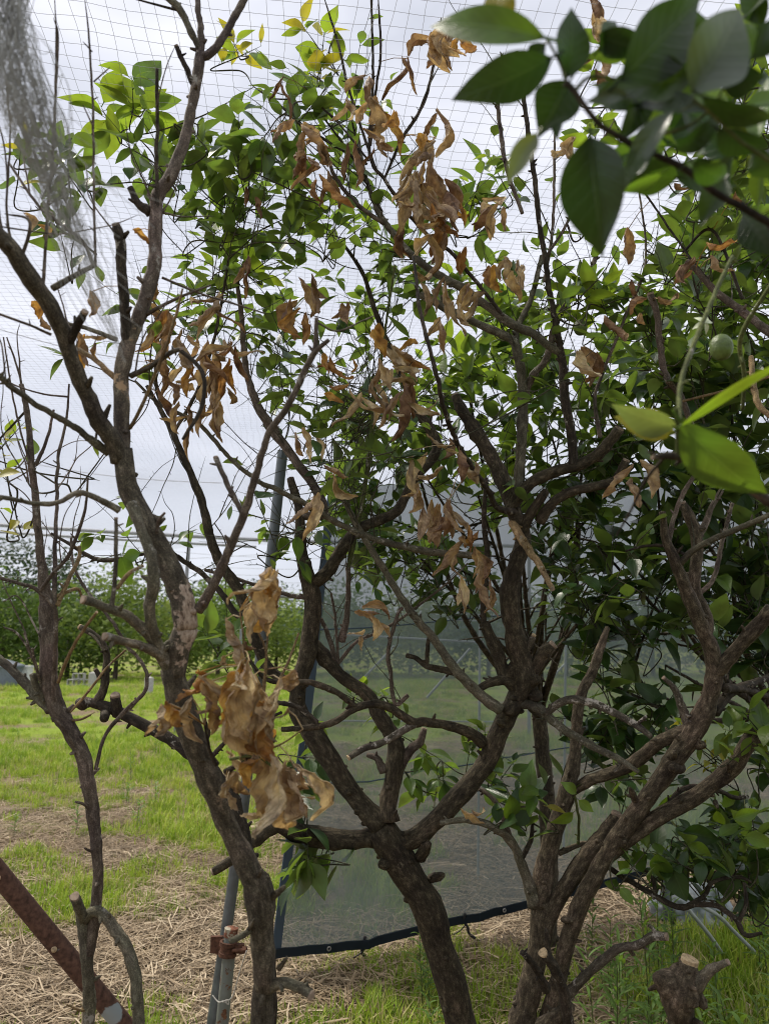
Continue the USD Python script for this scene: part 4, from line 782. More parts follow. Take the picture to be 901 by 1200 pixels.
for a in ((296, 790, 84, 54, .12, 1.5, T_), (286, 778, 66, 40, -.55, 1.6, O_), (308, 822, 62, 46, .2, 1.7, O_), (300, 845, 30, 24, .7, 2.0, O_), (310, 884, 92, 62, .0, 1.2, T_), (322, 900, 70, 34, .35, 2.2, T_), (332, 908, 72, 22, -.25, 3.4, P_), (345, 897, 66, 22, .32, 3.2, P_), (350, 905, 46, 20, -.05, 3.0, T_), (318, 946, 46, 30, -1.05, 2.0, P_), (268, 900, 34, 20, .7, 2.6, T_), (276, 904, 28, 16, .5, 3.4, P_), (283, 838, 40, 16, .1, 3.5, B_), (272, 868, 34, 14, 1.3, 3, T_), (230, 786, 74, 26, .1, 3.4, O_), (236, 800, 58, 22, .3, 3.4, T_), (227, 818, 50, 20, .1, 2.6, P_), (243, 815, 40, 16, .2, 3.2, T_), (190, 826, 44, 24, .25, 3.0, P_), (193, 822, 34, 16, .5, 2.2, O_), (316, 664, 62, 34, -.05, 1.8, T_), (322, 668, 46, 26, .5, 1.9, T_), (310, 700, 40, 26, .15, 1.6, T_), (302, 716, 26, 30, .1, 1.3, O_), (324, 690, 60, 18, -.25, 2.7, P_), (306, 680, 24, 12, .7, 2.2, O_), (264, 724, 56, 12, .02, 3.8, P_), (261, 768, 14, 8, .1, 3, T_), (345, 785, 22, 24, .1, 2.1, B_), (330, 795, 64, 16, .3, 3.2, P_), (338, 830, 40, 12, .15, 3.4, P_), (286, 752, 26, 16, .2, 2.6, B_), (302, 890, 34, 22, -.6, 2.4, O_), (262, 930, 22, 14, 1.0, 2.6, P_)):
    A.dead_leaf(a[0], a[1], 1.24 + A.rnd.uniform(-.05, .06), a[2] * 1.2, a[3] * 1.12, a[4], a[5] + .7 * (a[5] < 2), a[6], dz=A.rnd.uniform(-.25, .25), bend=A.rnd.uniform(.1, .7), twist=A.rnd.uniform(-.6, .9), face=A.rnd.uniform(-.5, .5), crumple=.17 if a[5] > 2 else .13, fine=True)
for a in ((316, 884, 104, 26, .42, 3.6, P_), (336, 890, 84, 20, .5, 3.4, T_), (298, 886, 96, 30, -.05, 2.9, T_), (324, 905, 92, 24, .12, 3.4, P_), (292, 772, 96, 30, .22, 3.0, T_), (302, 800, 84, 24, .32, 3.2, P_), (276, 786, 60, 18, .1, 3.4, P_), (232, 792, 86, 22, .25, 3.4, P_), (244, 806, 70, 16, .05, 3.5, T_), (198, 822, 52, 16, .3, 3.4, P_), (326, 668, 78, 20, .0, 3.3, P_), (312, 672, 70, 22, .15, 2.9, T_)):
    A.dead_leaf(a[0], a[1], 1.2 + A.rnd.uniform(-.04, .04), a[2], a[3], a[4], a[5], a[6], dz=A.rnd.uniform(-.2, .2), bend=A.rnd.uniform(.4, 1.1), twist=A.rnd.uniform(-1.2, 1.2), face=A.rnd.uniform(-.8, .8), crumple=.1, fine=True)
for a in ((88, 385, 46, 16, .3, 3.2, T_), (100, 392, 44, 18, -.2, 3, O_), (40, 352, 22, 18, .3, 1.8, O_), (48, 370, 20, 10, .3, 3, T_), (112, 402, 34, 14, -.9, 3.2, T_), (105, 340, 40, 14, .3, 3.4, T_), (124, 395, 30, 10, -1.0, 3.4, P_), (28, 250, 30, 14, .5, 2.6, T_), (45, 262, 26, 14, .3, 2.8, O_), (155, 268, 30, 14, 1.0, 3, O_)):
    A.dead_leaf(a[0], a[1], 1.45 + A.rnd.uniform(-.1, .1), a[2], a[3], a[4], a[5], a[6], dz=A.rnd.uniform(-.3, .3), face=A.rnd.uniform(-.5, .5))
for b, t, w, m in (((142, 652), (152, 688), 24, M_), ((165, 648), (138, 655), 16, M_), ((186, 622), (196, 615), 7, M_)):
    A.leaf_px(b, t, w, 1.5, m, roll=.3)
A.shoots(14, 0, 100, 260, 560, (.08, .25), .0016, .7, 'bark_stem')
A.finish()

# ------------------------------------------------------------------ thin tree at the far left
Bt = Tree('lemon_tree', 'slim bare lemon tree with purplish stems at the left edge', 12, 'bark_stem', root=at(103, 1200, 1.65) * [1, 1, 0])
Bt.br([(104, 1204, 10), (104, 1150, 9.5), (99, 1095, 10), (94, 1068, 8)], d0=1.65, dz=.0, name='trunk', to_ground=Bt.loc + [0, 0, -.05], mat='bark_grey', cut='old_cut')
Bt.br([(103, 1120, 9), (111, 1075, 9), (115, 1033, 8.5), (113, 993, 9), (108, 950, 10), (102, 905, 11), (97, 888, 12), (82, 858, 12.5), (66, 830, 14), (59, 800, 13.5), (57, 750, 13.5), (55, 712, 11.5), (50, 667, 7.5), (43, 600, 6), (38, 553, 5.5), (32, 487, 4.6), (25, 450, 4)], .05, name='limb')
Bt.br([(99, 1078, 9), (113, 1068, 8.5), (133, 1087, 9), (150, 1113, 9.5), (160, 1147, 9), (163, 1206, 9)], -.08, name='limb', mat='bark_grey'); Bt.br([(98, 1080, 8), (92, 1062, 8), (88, 1052, 8)], -.05, name='limb', mat='bark_grey', cut='old_cut')
Bt.br([(60, 832, 9), (40, 812, 8), (20, 790, 7), (-12, 764, 6.5)], .05, mat='bark_grey'); Bt.br([(56, 826, 7), (45, 808, 6), (38, 790, 5)], -.02, mat='bark_grey')
Bt.br([(64, 845, 5), (63, 800, 4.2), (65, 750, 3.8), (65, 714, 3.8), (45, 692, 3.4), (20, 683, 3), (-12, 674, 3)], -.1, mat='bark_stem')
Bt.br([(46, 694, 3.4), (62, 672, 3.2), (80, 652, 3), (92, 622, 2.8), (100, 596, 2.2), (103, 560, 1.6)], -.04, mat='bark_stem'); Bt.br([(64, 713, 4), (64, 660, 4), (66, 600, 3.2), (68, 540, 2.8), (78, 490, 2.2), (81, 450, 1.6)], .06, mat='bark_stem')
Bt.br([(67, 710, 4), (80, 680, 3.6), (92, 655, 3.2), (93, 640, 3)], .05, mat='bark_tan'); Bt.br([(64, 700, 3.4), (90, 690, 2.6), (96, 700, 2)], .05, mat='bark_tan')
Bt.br([(68, 800, 3), (80, 770, 3), (98, 738, 2.8), (113, 718, 2.6)], -.08, mat='bark_tan', cut='cut_wood'); Bt.br([(42, 545, 3.4), (55, 515, 2.6), (63, 480, 2)], .03)
Bt.br([(38, 555, 1.8), (18, 480, 1.6), (4, 395, 1.2)], -.05, name='twig'); Bt.br([(30, 470, 2), (20, 430, 1.8), (8, 395, 1.2)], .0, name='twig'); Bt.br([(96, 890, 3), (72, 850, 2.2), (60, 842, 1.6)], -.05); Bt.br([(82, 845, 2.4), (95, 843, 2), (106, 838, 1.6)], -.03, mat='bark_tan')
for p in (((50, 815, 3), (45, 790, 2.2), (32, 760, 2), (20, 742, 2), (4, 735, 1.5)), ((46, 798, 2), (38, 770, 2), (28, 742, 1.6)), ((48, 800, 2.2), (42, 780, 2), (38, 760, 1.8)), ((60, 770, 1.6), (44, 740, 1.6), (22, 700, 1.2), (4, 705, 1))):
    Bt.br(list(p), -.05, name='twig', mat='bark_lichen')
Bt.br([(109, 955, 3), (98, 943, 2.6), (88, 940, 2)], -.03); Bt.br([(112, 1000, 3), (102, 996, 2), (99, 994, 1.5)], -.03); Bt.br([(104, 1185, 2.4), (92, 1184, 2), (78, 1178, 1.2)], -.05, name='twig', mat='bark_tan')
# dark back stems between this tree and its neighbour
Bt.br([(112, 902, 3.4), (123, 863, 3.4), (147, 833, 3.8), (168, 813, 3.6), (172, 793, 3.4), (165, 775, 3.2), (150, 758, 3), (133, 730, 2.8), (100, 690, 2.8), (86, 660, 2.4), (83, 630, 1.8)], .12, mat='bark_stem'); Bt.br([(152, 831, 3), (160, 822, 2.2), (158, 818, 1.8)], 0, mat='bark_stem')
for s in ((10, 515, 5, 'leaf_yellow'), (22, 545, 4, 'leaf_yellow'), (16, 590, 5, 'leaf_yellow'), (8, 555, 3, 'leaf_yellow'), (70, 548, 3, 'leaf_young'), (112, 545, 3, 'leaf_mid'), (8, 610, 3, 'leaf_yellow')):
    Bt.spray(s[0], s[1], 1.75 + Bt.rnd.uniform(-.1, .25), s[2], .055, (s[3], Y_), up=.9)
Bt.shoots(16, 0, 430, 140, 760, (.1, .3), .0016, .9, 'bark_stem')
Bt.finish()

# ------------------------------------------------------------------ low pruned tree behind, its bough running left at grass height
H = Tree('lemon_tree', 'dark pruned lemon bough with knobbly cut ends behind the forked trunk', 13, 'bark_dark', root=at(318, 1130, 2.08) * [1, 1, 0] + [.02, 0, 0])
H.br([(314, 1130, 12), (304, 1050, 12.5), (285, 980, 12.5), (268, 928, 11.5), (236, 893, 10.5), (193, 863, 9), (150, 840, 9), (123, 828, 8.5), (99, 822, 8)], d0=2.05, dz=.1, name='trunk', to_ground=H.loc + [0, 0, -.05], mat='bark_dark', cut='old_cut', rough=.4)
H.br([(112, 826, 8), (120, 810, 7), (125, 783, 6), (123, 760, 5.5), (110, 744, 5), (94, 735, 4.6)], .05, mat='bark_trunk', cut='cut_wood'); H.br([(138, 838, 9), (136, 825, 9), (135, 816, 8)], -.02, mat='bark_dark', cut='old_cut'); H.br([(124, 834, 8), (122, 842, 7)], -.05, mat='bark_dark')
H.br([(100, 822, 8), (96, 827, 9), (93, 822, 7)], -.03, name='knot'); H.br([(118, 795, 4), (112, 785, 3.4)], 0, mat='bark_dark', cut='old_cut')
H.br([(125, 770, 2.4), (112, 748, 2), (104, 742, 1.6)], 0, name='twig', mat='bark_grey'); H.br([(240, 896, 4), (264, 870, 3.4), (285, 855, 3), (330, 835, 2.4)], -.05, mat='bark_dark'); H.br([(232, 890, 3), (244, 862, 2.6), (240, 842, 2)], -.05, mat='bark_dark')
H.br([(82, 835, 2.2), (100, 815, 2.2), (125, 783, 2), (147, 762, 1.8)], 0, d0=2.1, mat='bark_tan')
H.finish()

# ------------------------------------------------------------------ the middle tree
C = Tree('lemon_tree', 'thick-trunked lemon tree leaning left in the middle, hung with withered leaves', 14, 'bark_trunk', root=at(541, 1200, 2.3) * [1, 1, 0] + [.11, 0, 0])
C.br([(541, 1206, 24), (530, 1160, 23), (516, 1115, 22.5), (499, 1060, 23.5), (476, 1023, 24), (456, 988, 26), (444, 970, 22)], d0=2.3, dz=-.02, name='trunk', to_ground=C.loc + [0, 0, -.05], rough=.34)
C.br([(437, 982, 16), (410, 984, 15.5), (385, 983, 17), (352, 977, 15), (325, 968, 12), (300, 985, 9.5), (280, 1003, 8.5), (250, 1022, 6)], -.1, name='limb', cut='old_cut', rough=.4)
C.br([(446, 968, 19), (425, 945, 17), (405, 920, 17), (386, 889, 17), (365, 857, 17), (350, 833, 15), (350, 805, 13.5), (360, 770, 14.5), (364, 742, 14.5), (366, 705, 15), (358, 668, 12), (352, 640, 10), (351, 600, 8), (340, 560, 6)], .15, name='limb')
C.br([(366, 685, 11), (384, 670, 10.5), (400, 645, 10), (417, 623, 9), (443, 610, 8.5), (466, 598, 8), (482, 566, 8), (503, 542, 8), (512, 520, 8), (500, 497, 8), (487, 478, 7), (462, 420, 5), (440, 365, 4.4), (425, 320, 3.4), (402, 285, 2.6)], .15, name='limb')
C.br([(351, 604, 7), (380, 602, 7.5), (366, 567, 7.5), (331, 519, 7.5), (301, 472, 7), (288, 430, 5), (283, 370, 4), (276, 320, 3)], .1, name='limb', mat='bark_stem')
C.br([(352, 812, 10), (332, 797, 9), (312, 780, 8.5), (297, 742, 9), (287, 710, 9.5), (274, 682, 9), (259, 662, 8.5), (246, 630, 8), (237, 590, 7), (222, 552, 6), (203, 508, 5), (188, 480, 4), (172, 452, 3)], .05, name='limb')
C.br([(300, 735, 5), (277, 720, 5), (262, 698, 5), (240, 675, 4.6), (215, 657, 4.4), (190, 645, 4), (140, 655, 3.6), (112, 655, 3.6), (82, 638, 3), (60, 625, 2)], .12, mat='bark_dark'); C.br([(358, 700, 4.6), (340, 698, 3.6), (300, 686, 3), (276, 678, 3), (240, 668, 2.8)], .05, mat='bark_stem')
C.br([(455, 962, 17), (455, 940, 15), (463, 905, 15.5), (462, 870, 14.5), (445, 840, 12), (428, 813, 11), (398, 790, 11), (378, 768, 12), (368, 752, 8)], .12, name='limb', rough=.45)
for p in (((400, 752, 7), (407, 717, 4.6), (408, 660, 4)), ((392, 775, 5), (385, 745, 4), (376, 725, 3)), ((396, 778, 2.8), (394, 735, 2.4), (388, 695, 2)), ((466, 905, 8), (480, 880, 8), (492, 870, 7), (497, 855, 5)), ((450, 905, 8), (442, 890, 6), (430, 885, 4))):
    C.br(list(p), .02, mat='bark_stem', cut='old_cut' if len(p) > 3 else None)
C.br([(396, 778, 3.4), (417, 753, 3), (440, 742, 2.8), (467, 727, 2.6), (507, 697, 2.2), (528, 680, 1.8), (548, 660, 1.2)], .05, mat='bark_stem')
# main right limb
C.br([(458, 984, 17), (480, 986, 16), (507, 965, 15), (533, 937, 15.5), (567, 898, 15), (583, 862, 14.5), (600, 828, 17), (612, 803, 20), (613, 790, 21), (609, 765, 18), (601, 735, 16), (597, 700, 16), (603, 665, 15), (613, 635, 13), (606, 605, 12)], -.02, name='limb', rough=.36)
C.br([(606, 610, 12), (596, 580, 12), (582, 545, 12), (567, 520, 12), (552, 498, 11), (540, 478, 9), (534, 464, 7)], .1, name='limb', rough=.5, cut='old_cut')
C.br([(618, 790, 15), (628, 780, 12), (638, 764, 10), (647, 756, 8)], -.03, cut='old_cut'); C.br([(612, 770, 8), (622, 752, 5.5), (625, 745, 4)], -.03, mat='bark_lichen', cut='cut_wood')
for q in ((602, 825, 14, -8, 10), (623, 812, 12, 9, 6), (618, 800, 12, 12, -4), (592, 850, 8, -9, -4), (460, 1010, 12, -14, 4), (492, 1005, 10, 10, -16), (505, 1030, 8, 14, -4)):
    C.br([(q[0], q[1], q[2]), (q[0] + q[3] * .6, q[1] + q[4] * .6, q[2] * .9), (q[0] + q[3], q[1] + q[4], q[2] * .5)], -.05, name='knot')
C.br([(607, 780, 13), (592, 792, 11), (582, 765, 10.5), (573, 745, 9.5), (567, 730, 8)], .02, mat='bark_trunk'); C.br([(567, 735, 5), (566, 700, 5), (571, 655, 5), (567, 610, 4), (570, 560, 3)], -.1, mat='bark_dark')
C.br([(609, 640, 8), (618, 610, 8), (630, 590, 8), (640, 575, 7)], -.05, mat='bark_trunk')
C.br([(596, 602, 10), (603, 588, 10.5), (622, 566, 10), (650, 553, 9.5), (677, 546, 9.5), (701, 532, 9), (715, 517, 8.5), (725, 503, 8)], -.12, name='limb', rough=.4, cut='old_cut')
C.br([(632, 612, 9), (645, 592, 8.5), (667, 577, 8), (697, 570, 7.5), (720, 563, 7), (733, 540, 6)], -.1, cut='old_cut')
C.br([(672, 545, 8), (670, 513, 7.5), (662, 467, 7.5), (658, 418, 6.5), (650, 375, 4.8), (637, 295, 4.2), (623, 187, 4), (612, 105, 3.5), (605, 60, 2.6)], -.1, name='limb', mat='bark_dark')
C.br([(656, 413, 6.5), (640, 403, 6.5), (625, 391, 7), (600, 380, 7.2), (575, 362, 7), (550, 343, 7), (520, 325, 6.5), (492, 307, 6), (470, 285, 5.5), (452, 262, 5), (440, 240, 4), (428, 205, 3), (420, 160, 2)], .12, name='limb', mat='bark_grey')
C.br([(602, 592, 9), (607, 560, 8.5), (612, 500, 8.5), (612, 455, 8), (607, 415, 7.5), (602, 400, 7), (580, 388, 6.5), (545, 372, 6.5), (507, 353, 6), (492, 345, 5)], .1, name='limb', mat='bark_grey')
C.br([(612, 470, 6.5), (624, 440, 6), (640, 420, 5.5), (655, 370, 5), (690, 320, 4.4), (704, 280, 3)], .15, mat='bark_stem'); C.br([(608, 430, 5.5), (605, 390, 5), (622, 350, 4.6), (635, 300, 4)], .12, mat='bark_grey')
C.br([(597, 380, 3.4), (570, 345, 3.2), (530, 297, 3.2), (510, 283, 3), (480, 253, 3), (452, 212, 3), (437, 192, 3), (433, 165, 2.6), (437, 90, 2.2), (435, -6, 1.8)], -.12, mat='bark_dark')
for p in (((434, 170, 2.4), (441, 100, 2.2), (446, 60, 2), (443, -6, 1.8)), ((440, 198, 2.4), (412, 115, 2.2), (396, 50, 2), (379, -6, 1.6)), ((450, 210, 2.2), (470, 165, 3), (500, 110, 2.8), (517, 20, 2.2)), ((430, 192, 2.2), (405, 178, 2.4), (360, 150, 2.4), (330, 125, 2), (296, 100, 1.6)), ((432, 188, 1.8), (400, 148, 1.7), (372, 120, 1.6), (356, 100, 1.4)), ((450, 262, 3.4), (420, 240, 3.4), (396, 212, 3.2), (375, 170, 2.6), (340, 135, 2)), ((448, 248, 2), (410, 180, 1.8), (372, 128, 1.5)), ((440, 245, 2), (425, 195, 1.9), (410, 130, 1.6)), ((640, 300, 2.6), (665, 260, 2.6), (683, 205, 2.4), (720, 140, 1.8)), ((664, 262, 2), (680, 280, 1.4), (742, 190, 1.2)), ((638, 330, 2.6), (648, 260, 2.4), (650, 150, 2)), ((606, 100, 3), (598, 90, 2.6), (586, 60, 2)), ((612, 250, 3), (592, 190, 3.4), (583, 120, 3.2), (586, 100, 2))):
    C.br(list(p), C.rnd.uniform(-.06, .1), name='twig', mat='bark_dark' if p[0][2] < 2.6 else 'bark_stem', taper_tip=True)
C.br([(487, 480, 4), (438, 467, 3.4)], .02, name='twig'); C.br([(408, 665, 4), (422, 600, 4), (433, 533, 3.6), (439, 465, 3.2), (444, 438, 2.6), (452, 380, 2.2), (463, 310, 1.8)], -.05, mat='bark_green')
# the long grey-green arching shoot and the lower arches
C.br([(574, 655, 5.5), (552, 651, 5.6), (500, 646, 5.8), (443, 633, 5.6), (405, 618, 5.4), (370, 598, 5), (333, 578, 4.4), (297, 560, 4), (266, 533, 3.6), (233, 497, 3.4), (187, 473, 3), (158, 446, 2)], -.22, name='limb', mat='bark_grey')
C.br([(586, 832, 10), (562, 814, 9), (534, 785, 8), (507, 747, 7), (477, 710, 6.4), (444, 658, 5.6), (417, 613, 5), (402, 585, 3.6), (385, 560, 2.6)], -.06, name='limb', mat='bark_grey')
C.br([(604, 808, 9), (592, 798, 8), (575, 800, 7), (560, 808, 6)], -.04); C.br([(538, 790, 6), (520, 785, 6), (500, 781, 5), (488, 772, 4), (476, 768, 4)], .05); C.br([(500, 780, 4), (502, 750, 3.4), (505, 740, 3)], 0)
C.br([(478, 815, 3.6), (463, 825, 3.4), (458, 790, 3.6), (455, 762, 3.4), (466, 720, 3.2), (472, 712, 2.6)], -.02, d0=2.3, mat='bark_stem')
C.br([(566, 872, 9), (556, 862, 9), (533, 853, 8), (500, 846, 7.6), (485, 847, 7.4), (464, 834, 7), (443, 825, 6.6), (417, 830, 6), (390, 847, 5.6), (360, 853, 5), (330, 855, 4)], -.22, name='limb')
C.br([(486, 848, 6.5), (466, 860, 6), (447, 871, 6), (425, 878, 5.6), (409, 888, 5)], -.08, mat='bark_lichen', cut='cut_wood'); C.br([(418, 830, 5.4), (400, 815, 5), (383, 807, 5), (360, 800, 4.6), (336, 800, 4.4), (310, 795, 3.6), (290, 770, 2.6)], -.08)
C.br([(372, 847, 4.4), (350, 830, 4), (320, 822, 3.6), (300, 815, 2.6)], -.02, mat='bark_dark'); C.br([(326, 800, 2.4), (340, 770, 2.2), (350, 742, 1.6)], .03, name='twig', mat='bark_tan')
C.br([(602, 826, 8), (618, 826, 7.5), (634, 832, 7.5), (657, 853, 7), (693, 874, 6.5), (725, 890, 5), (748, 905, 3.4)], -.25, mat='bark_grey'); C.br([(640, 838, 6.5), (652, 826, 6.5), (673, 820, 7), (707, 830, 6.6), (740, 847, 6), (755, 857, 5), (763, 864, 4)], -.12, mat='bark_lichen')
for p in (((718, 886, 3), (726, 895, 3), (720, 905, 2.6)), ((745, 850, 3), (757, 840, 2.6))): C.br(list(p), -.03, name='spur', mat='bark_lichen')
C.br([(606, 600, 6), (583, 595, 5), (572, 575, 4.6), (540, 527, 4.2), (523, 487, 4), (510, 433, 3.6), (493, 367, 3.2), (487, 320, 2.6), (484, 300, 2)], -.5, mat='bark_dark', bow=-.3)
C.br([(600, 612, 7), (614, 636, 6.5), (632, 662, 5.5), (647, 690, 4)], -.35, mat='bark_tan', cut='old_cut')
# withered leaves in the crown: x, y, length, width, tilt, roll
dl = [(352, 145, 44, 22, .1, 2.6, T_), (362, 150, 42, 18, .25, 3.2, T_), (350, 172, 40, 16, -.1, 3.3, B_), (360, 185, 58, 18, -.02, 3.4, B_), (374, 205, 56, 20, .25, 3.2, O_), (383, 198, 46, 14, -.2, 3.4, T_), (372, 165, 34, 18, .4, 2.6, T_), (330, 95, 44, 8, .05, 3.8, B_), (345, 140, 30, 14, -.6, 3, T_), (432, 88, 40, 18, .05, 3.0, T_), (436, 112, 46, 24, .0, 2.6, P_), (428, 118, 34, 18, -.3, 2.8, T_), (410, 118, 34, 14, .2, 3.0, P_), (426, 150, 42, 16, .1, 3.2, T_), (418, 165, 50, 12, .05, 3.4, B_), (440, 160, 36, 16, .2, 2.4, B_), (506, 38, 44, 32, -.1, 1.6, B_), (512, 40, 42, 28, .15, 2.2, T_), (532, 28, 42, 22, -.25, 2.2, T_), (535, 44, 62, 24, .12, 1.5, O_), (524, 38, 44, 20, -.4, 2.6, B_), (478, 66, 54, 14, .25, 3.4, B_), (463, 130, 60, 22, .15, 1.2, O_), (492, 155, 24, 24, .1, 1.6, O_), (512, 128, 52, 18, -.2, 3.0, T_), (510, 165, 60, 18, -.75, 3.4, P_), (484, 190, 62, 16, -.6, 3.4, P_), (505, 185, 58, 24, .05, 2.4, T_), (497, 190, 74, 22, .15, 3.0, T_), (488, 200, 68, 20, -.1, 3.2, P_), (512, 205, 64, 20, -.1, 3.0, T_), (500, 225, 66, 22, .05, 2.8, T_), (518, 215, 54, 24, .1, 2.4, B_), (508, 245, 56, 22, .1, 2.8, O_), (490, 240, 58, 18, .2, 3.3, P_), (478, 230, 48, 18, -.2, 3, T_), (516, 262, 44, 24, .15, 2.4, B_), (472, 262, 36, 18, .1, 3, B_), (500, 275, 44, 20, -.1, 3.2, T_), (566, 236, 40, 26, .2, 1.8, T_), (576, 240, 38, 18, -.35, 2.6, B_), (582, 238, 34, 14, -.1, 2.8, T_), (545, 288, 30, 18, .3, 2.4, O_), (590, 300, 28, 16, .1, 2.8, T_),
      (505, 320, 44, 16, .1, 3.3, P_), (520, 330, 46, 14, -.2, 3.3, T_), (530, 352, 44, 14, -.45, 3.4, P_), (516, 375, 36, 18, .0, 2.6, T_), (550, 330, 34, 18, .1, 2.6, T_), (560, 345, 36, 14, -.4, 3.2, P_), (600, 318, 44, 24, .1, 2.0, T_), (612, 310, 34, 16, -.2, 2.8, P_), (580, 310, 30, 20, .3, 2.2, O_), (342, 350, 54, 22, -.05, 2.2, B_), (352, 360, 48, 16, .2, 2.8, O_), (366, 320, 56, 15, .05, 3.5, T_), (350, 325, 40, 14, .55, 3.4, T_), (402, 355, 30, 16, .1, 2.8, B_), (386, 418, 42, 14, .1, 3.2, O_), (394, 425, 22, 9, -.7, 3.2, O_), (380, 462, 30, 12, 1.3, 3.2, O_), (438, 385, 34, 24, .3, 1.6, O_), (447, 402, 40, 18, .3, 2.6, P_), (445, 420, 44, 22, .4, 2.4, T_), (460, 428, 34, 14, .9, 3.0, P_), (470, 440, 32, 12, .8, 3.2, T_), (450, 440, 36, 16, .2, 3.0, P_), (435, 445, 62, 17, -.2, 3.5, P_), (474, 450, 62, 19, -.4, 3.4, B_), (464, 470, 62, 14, -.35, 3.5, T_), (478, 472, 40, 10, 1.25, 3.6, P_), (424, 460, 50, 15, .0, 3.6, P_), (355, 500, 36, 12, .25, 3.2, T_), (370, 510, 30, 10, .4, 3.2, P_), (390, 555, 36, 14, .9, 2.8, T_), (374, 578, 54, 20, .02, 2.6, T_), (368, 585, 30, 14, .2, 2.4, P_), (500, 530, 50, 14, -.3, 3.5, P_), (520, 548, 52, 12, -1.0, 3.5, P_), (538, 528, 36, 16, .15, 2.8, B_), (545, 540, 30, 14, .3, 3.0, P_), (490, 565, 36, 18, .0, 3, T_), (505, 585, 52, 20, .05, 2.6, T_), (515, 590, 50, 22, -.1, 2.8, B_), (525, 585, 46, 16, .15, 3.0, T_), (512, 610, 30, 20, .0, 2.2, B_), (530, 600, 40, 12, .3, 3.4, P_), (545, 630, 54, 18, .1, 3.0, T_), (556, 640, 52, 18, .05, 3.2, B_), (538, 640, 40, 14, -.3, 3.2, T_), (560, 665, 56, 16, .15, 3.3, T_), (540, 675, 40, 12, .2, 3.4, P_), (550, 615, 30, 14, .2, 2.8, O_), (424, 710, 34, 16, 1.1, 2.2, B_), (432, 722, 36, 18, .1, 2.6, T_), (428, 738, 22, 10, -.4, 3, P_), (540, 948, 30, 10, 1.1, 3.2, T_), (518, 265, 46, 20, -.2, 2.8, T_), (528, 240, 40, 18, .1, 2.6, O_), (460, 405, 38, 16, .7, 2.8, T_), (470, 415, 36, 14, .6, 3, O_)]
for a in dl + [(q[0] + C.rnd.gauss(0, 7), q[1] + C.rnd.gauss(0, 7), q[2] * .8, q[3] * .8, q[4] + C.rnd.gauss(0, .4), q[5] + .3, q[6]) for q in dl]:
    d = 1.95 + C.rnd.uniform(-.14, .16)
    C.dead_leaf(a[0], a[1], d, a[2] * 1.12, a[3] * .92, a[4], a[5], a[6], dz=C.rnd.uniform(-.3, .3), bend=C.rnd.uniform(.1, .8), twist=C.rnd.uniform(-.9, 1.2), face=C.rnd.uniform(-.6, .6))
# the shaded brown hanging bunches left of centre
dl2 = [(172, 352, 44, 16, .2, 3.2, T_), (185, 365, 48, 20, -.1, 2.8, O_), (178, 385, 40, 22, .1, 2.2, T_), (196, 370, 46, 18, .3, 3, T_), (206, 395, 40, 18, .5, 2.8, P_), (195, 400, 50, 18, .05, 3.0, T_), (212, 405, 38, 14, .35, 3.2, O_), (190, 420, 40, 14, .0, 3.2, B_), (205, 450, 30, 12, 1.2, 3.4, P_), (185, 455, 42, 16, .05, 2.8, B_), (218, 440, 44, 16, .0, 2.8, P_), (210, 470, 36, 14, .2, 3.2, T_), (258, 342, 58, 17, .03, 3.2, P_), (250, 360, 42, 14, -.1, 3.4, T_), (246, 400, 54, 20, .05, 2.8, T_), (262, 398, 62, 18, .05, 3.2, P_), (272, 400, 58, 18, -.15, 3.0, T_), (240, 415, 50, 18, .1, 2.8, B_), (254, 425, 48, 20, .0, 2.6, T_), (265, 450, 50, 16, -.05, 3.2, P_), (258, 470, 46, 14, .1, 3.2, T_), (250, 480, 46, 14, -.35, 3.2, T_), (268, 420, 44, 16, -.2, 2.6, O_), (290, 300, 44, 12, .05, 3.6, B_), (222, 500, 36, 10, -.7, 3.2, T_), (275, 405, 40, 14, .1, 3.2, B_), (300, 230, 26, 12, .1, 3, B_), (232, 395, 40, 16, .2, 3, T_), (228, 430, 40, 16, -.1, 3, O_), (245, 440, 44, 16, .1, 3, T_)]
C.br([(203, 508, 3), (230, 460, 3), (250, 400, 2.6), (262, 340, 2.2), (268, 300, 1.5)], -.1, name='twig'); C.br([(188, 478, 2.6), (182, 430, 2.4), (192, 380, 2), (175, 345, 1.6)], -.1, name='twig')
for a in dl2 + [(q[0] + C.rnd.gauss(0, 6), q[1] + C.rnd.gauss(0, 6), q[2] * .8, q[3] * .8, q[4] + C.rnd.gauss(0, .4), q[5] + .3, q[6]) for q in dl2]:
    d = 2.0 + C.rnd.uniform(-.1, .1)
    C.dead_leaf(a[0], a[1], d, a[2] * 1.12, a[3] * .92, a[4], a[5], a[6], dz=C.rnd.uniform(-.3, .3), bend=C.rnd.uniform(.1, .8), twist=C.rnd.uniform(-.9, 1.2), face=C.rnd.uniform(-.6, .6))
def fill(T, blobs, mult=1.0, **k):
    for x, y, rx, ry, n, d0, d1, mats, size in blobs:
        for _ in range(int(round(n * mult))):
            a, r = T.rnd.uniform(0, 6.283), math.sqrt(T.rnd.random()); T.spray(x + rx * r * math.cos(a), y + ry * r * math.sin(a), T.rnd.uniform(d0, d1), T.rnd.randint(6, 10), size * 1.18, mats, **k)
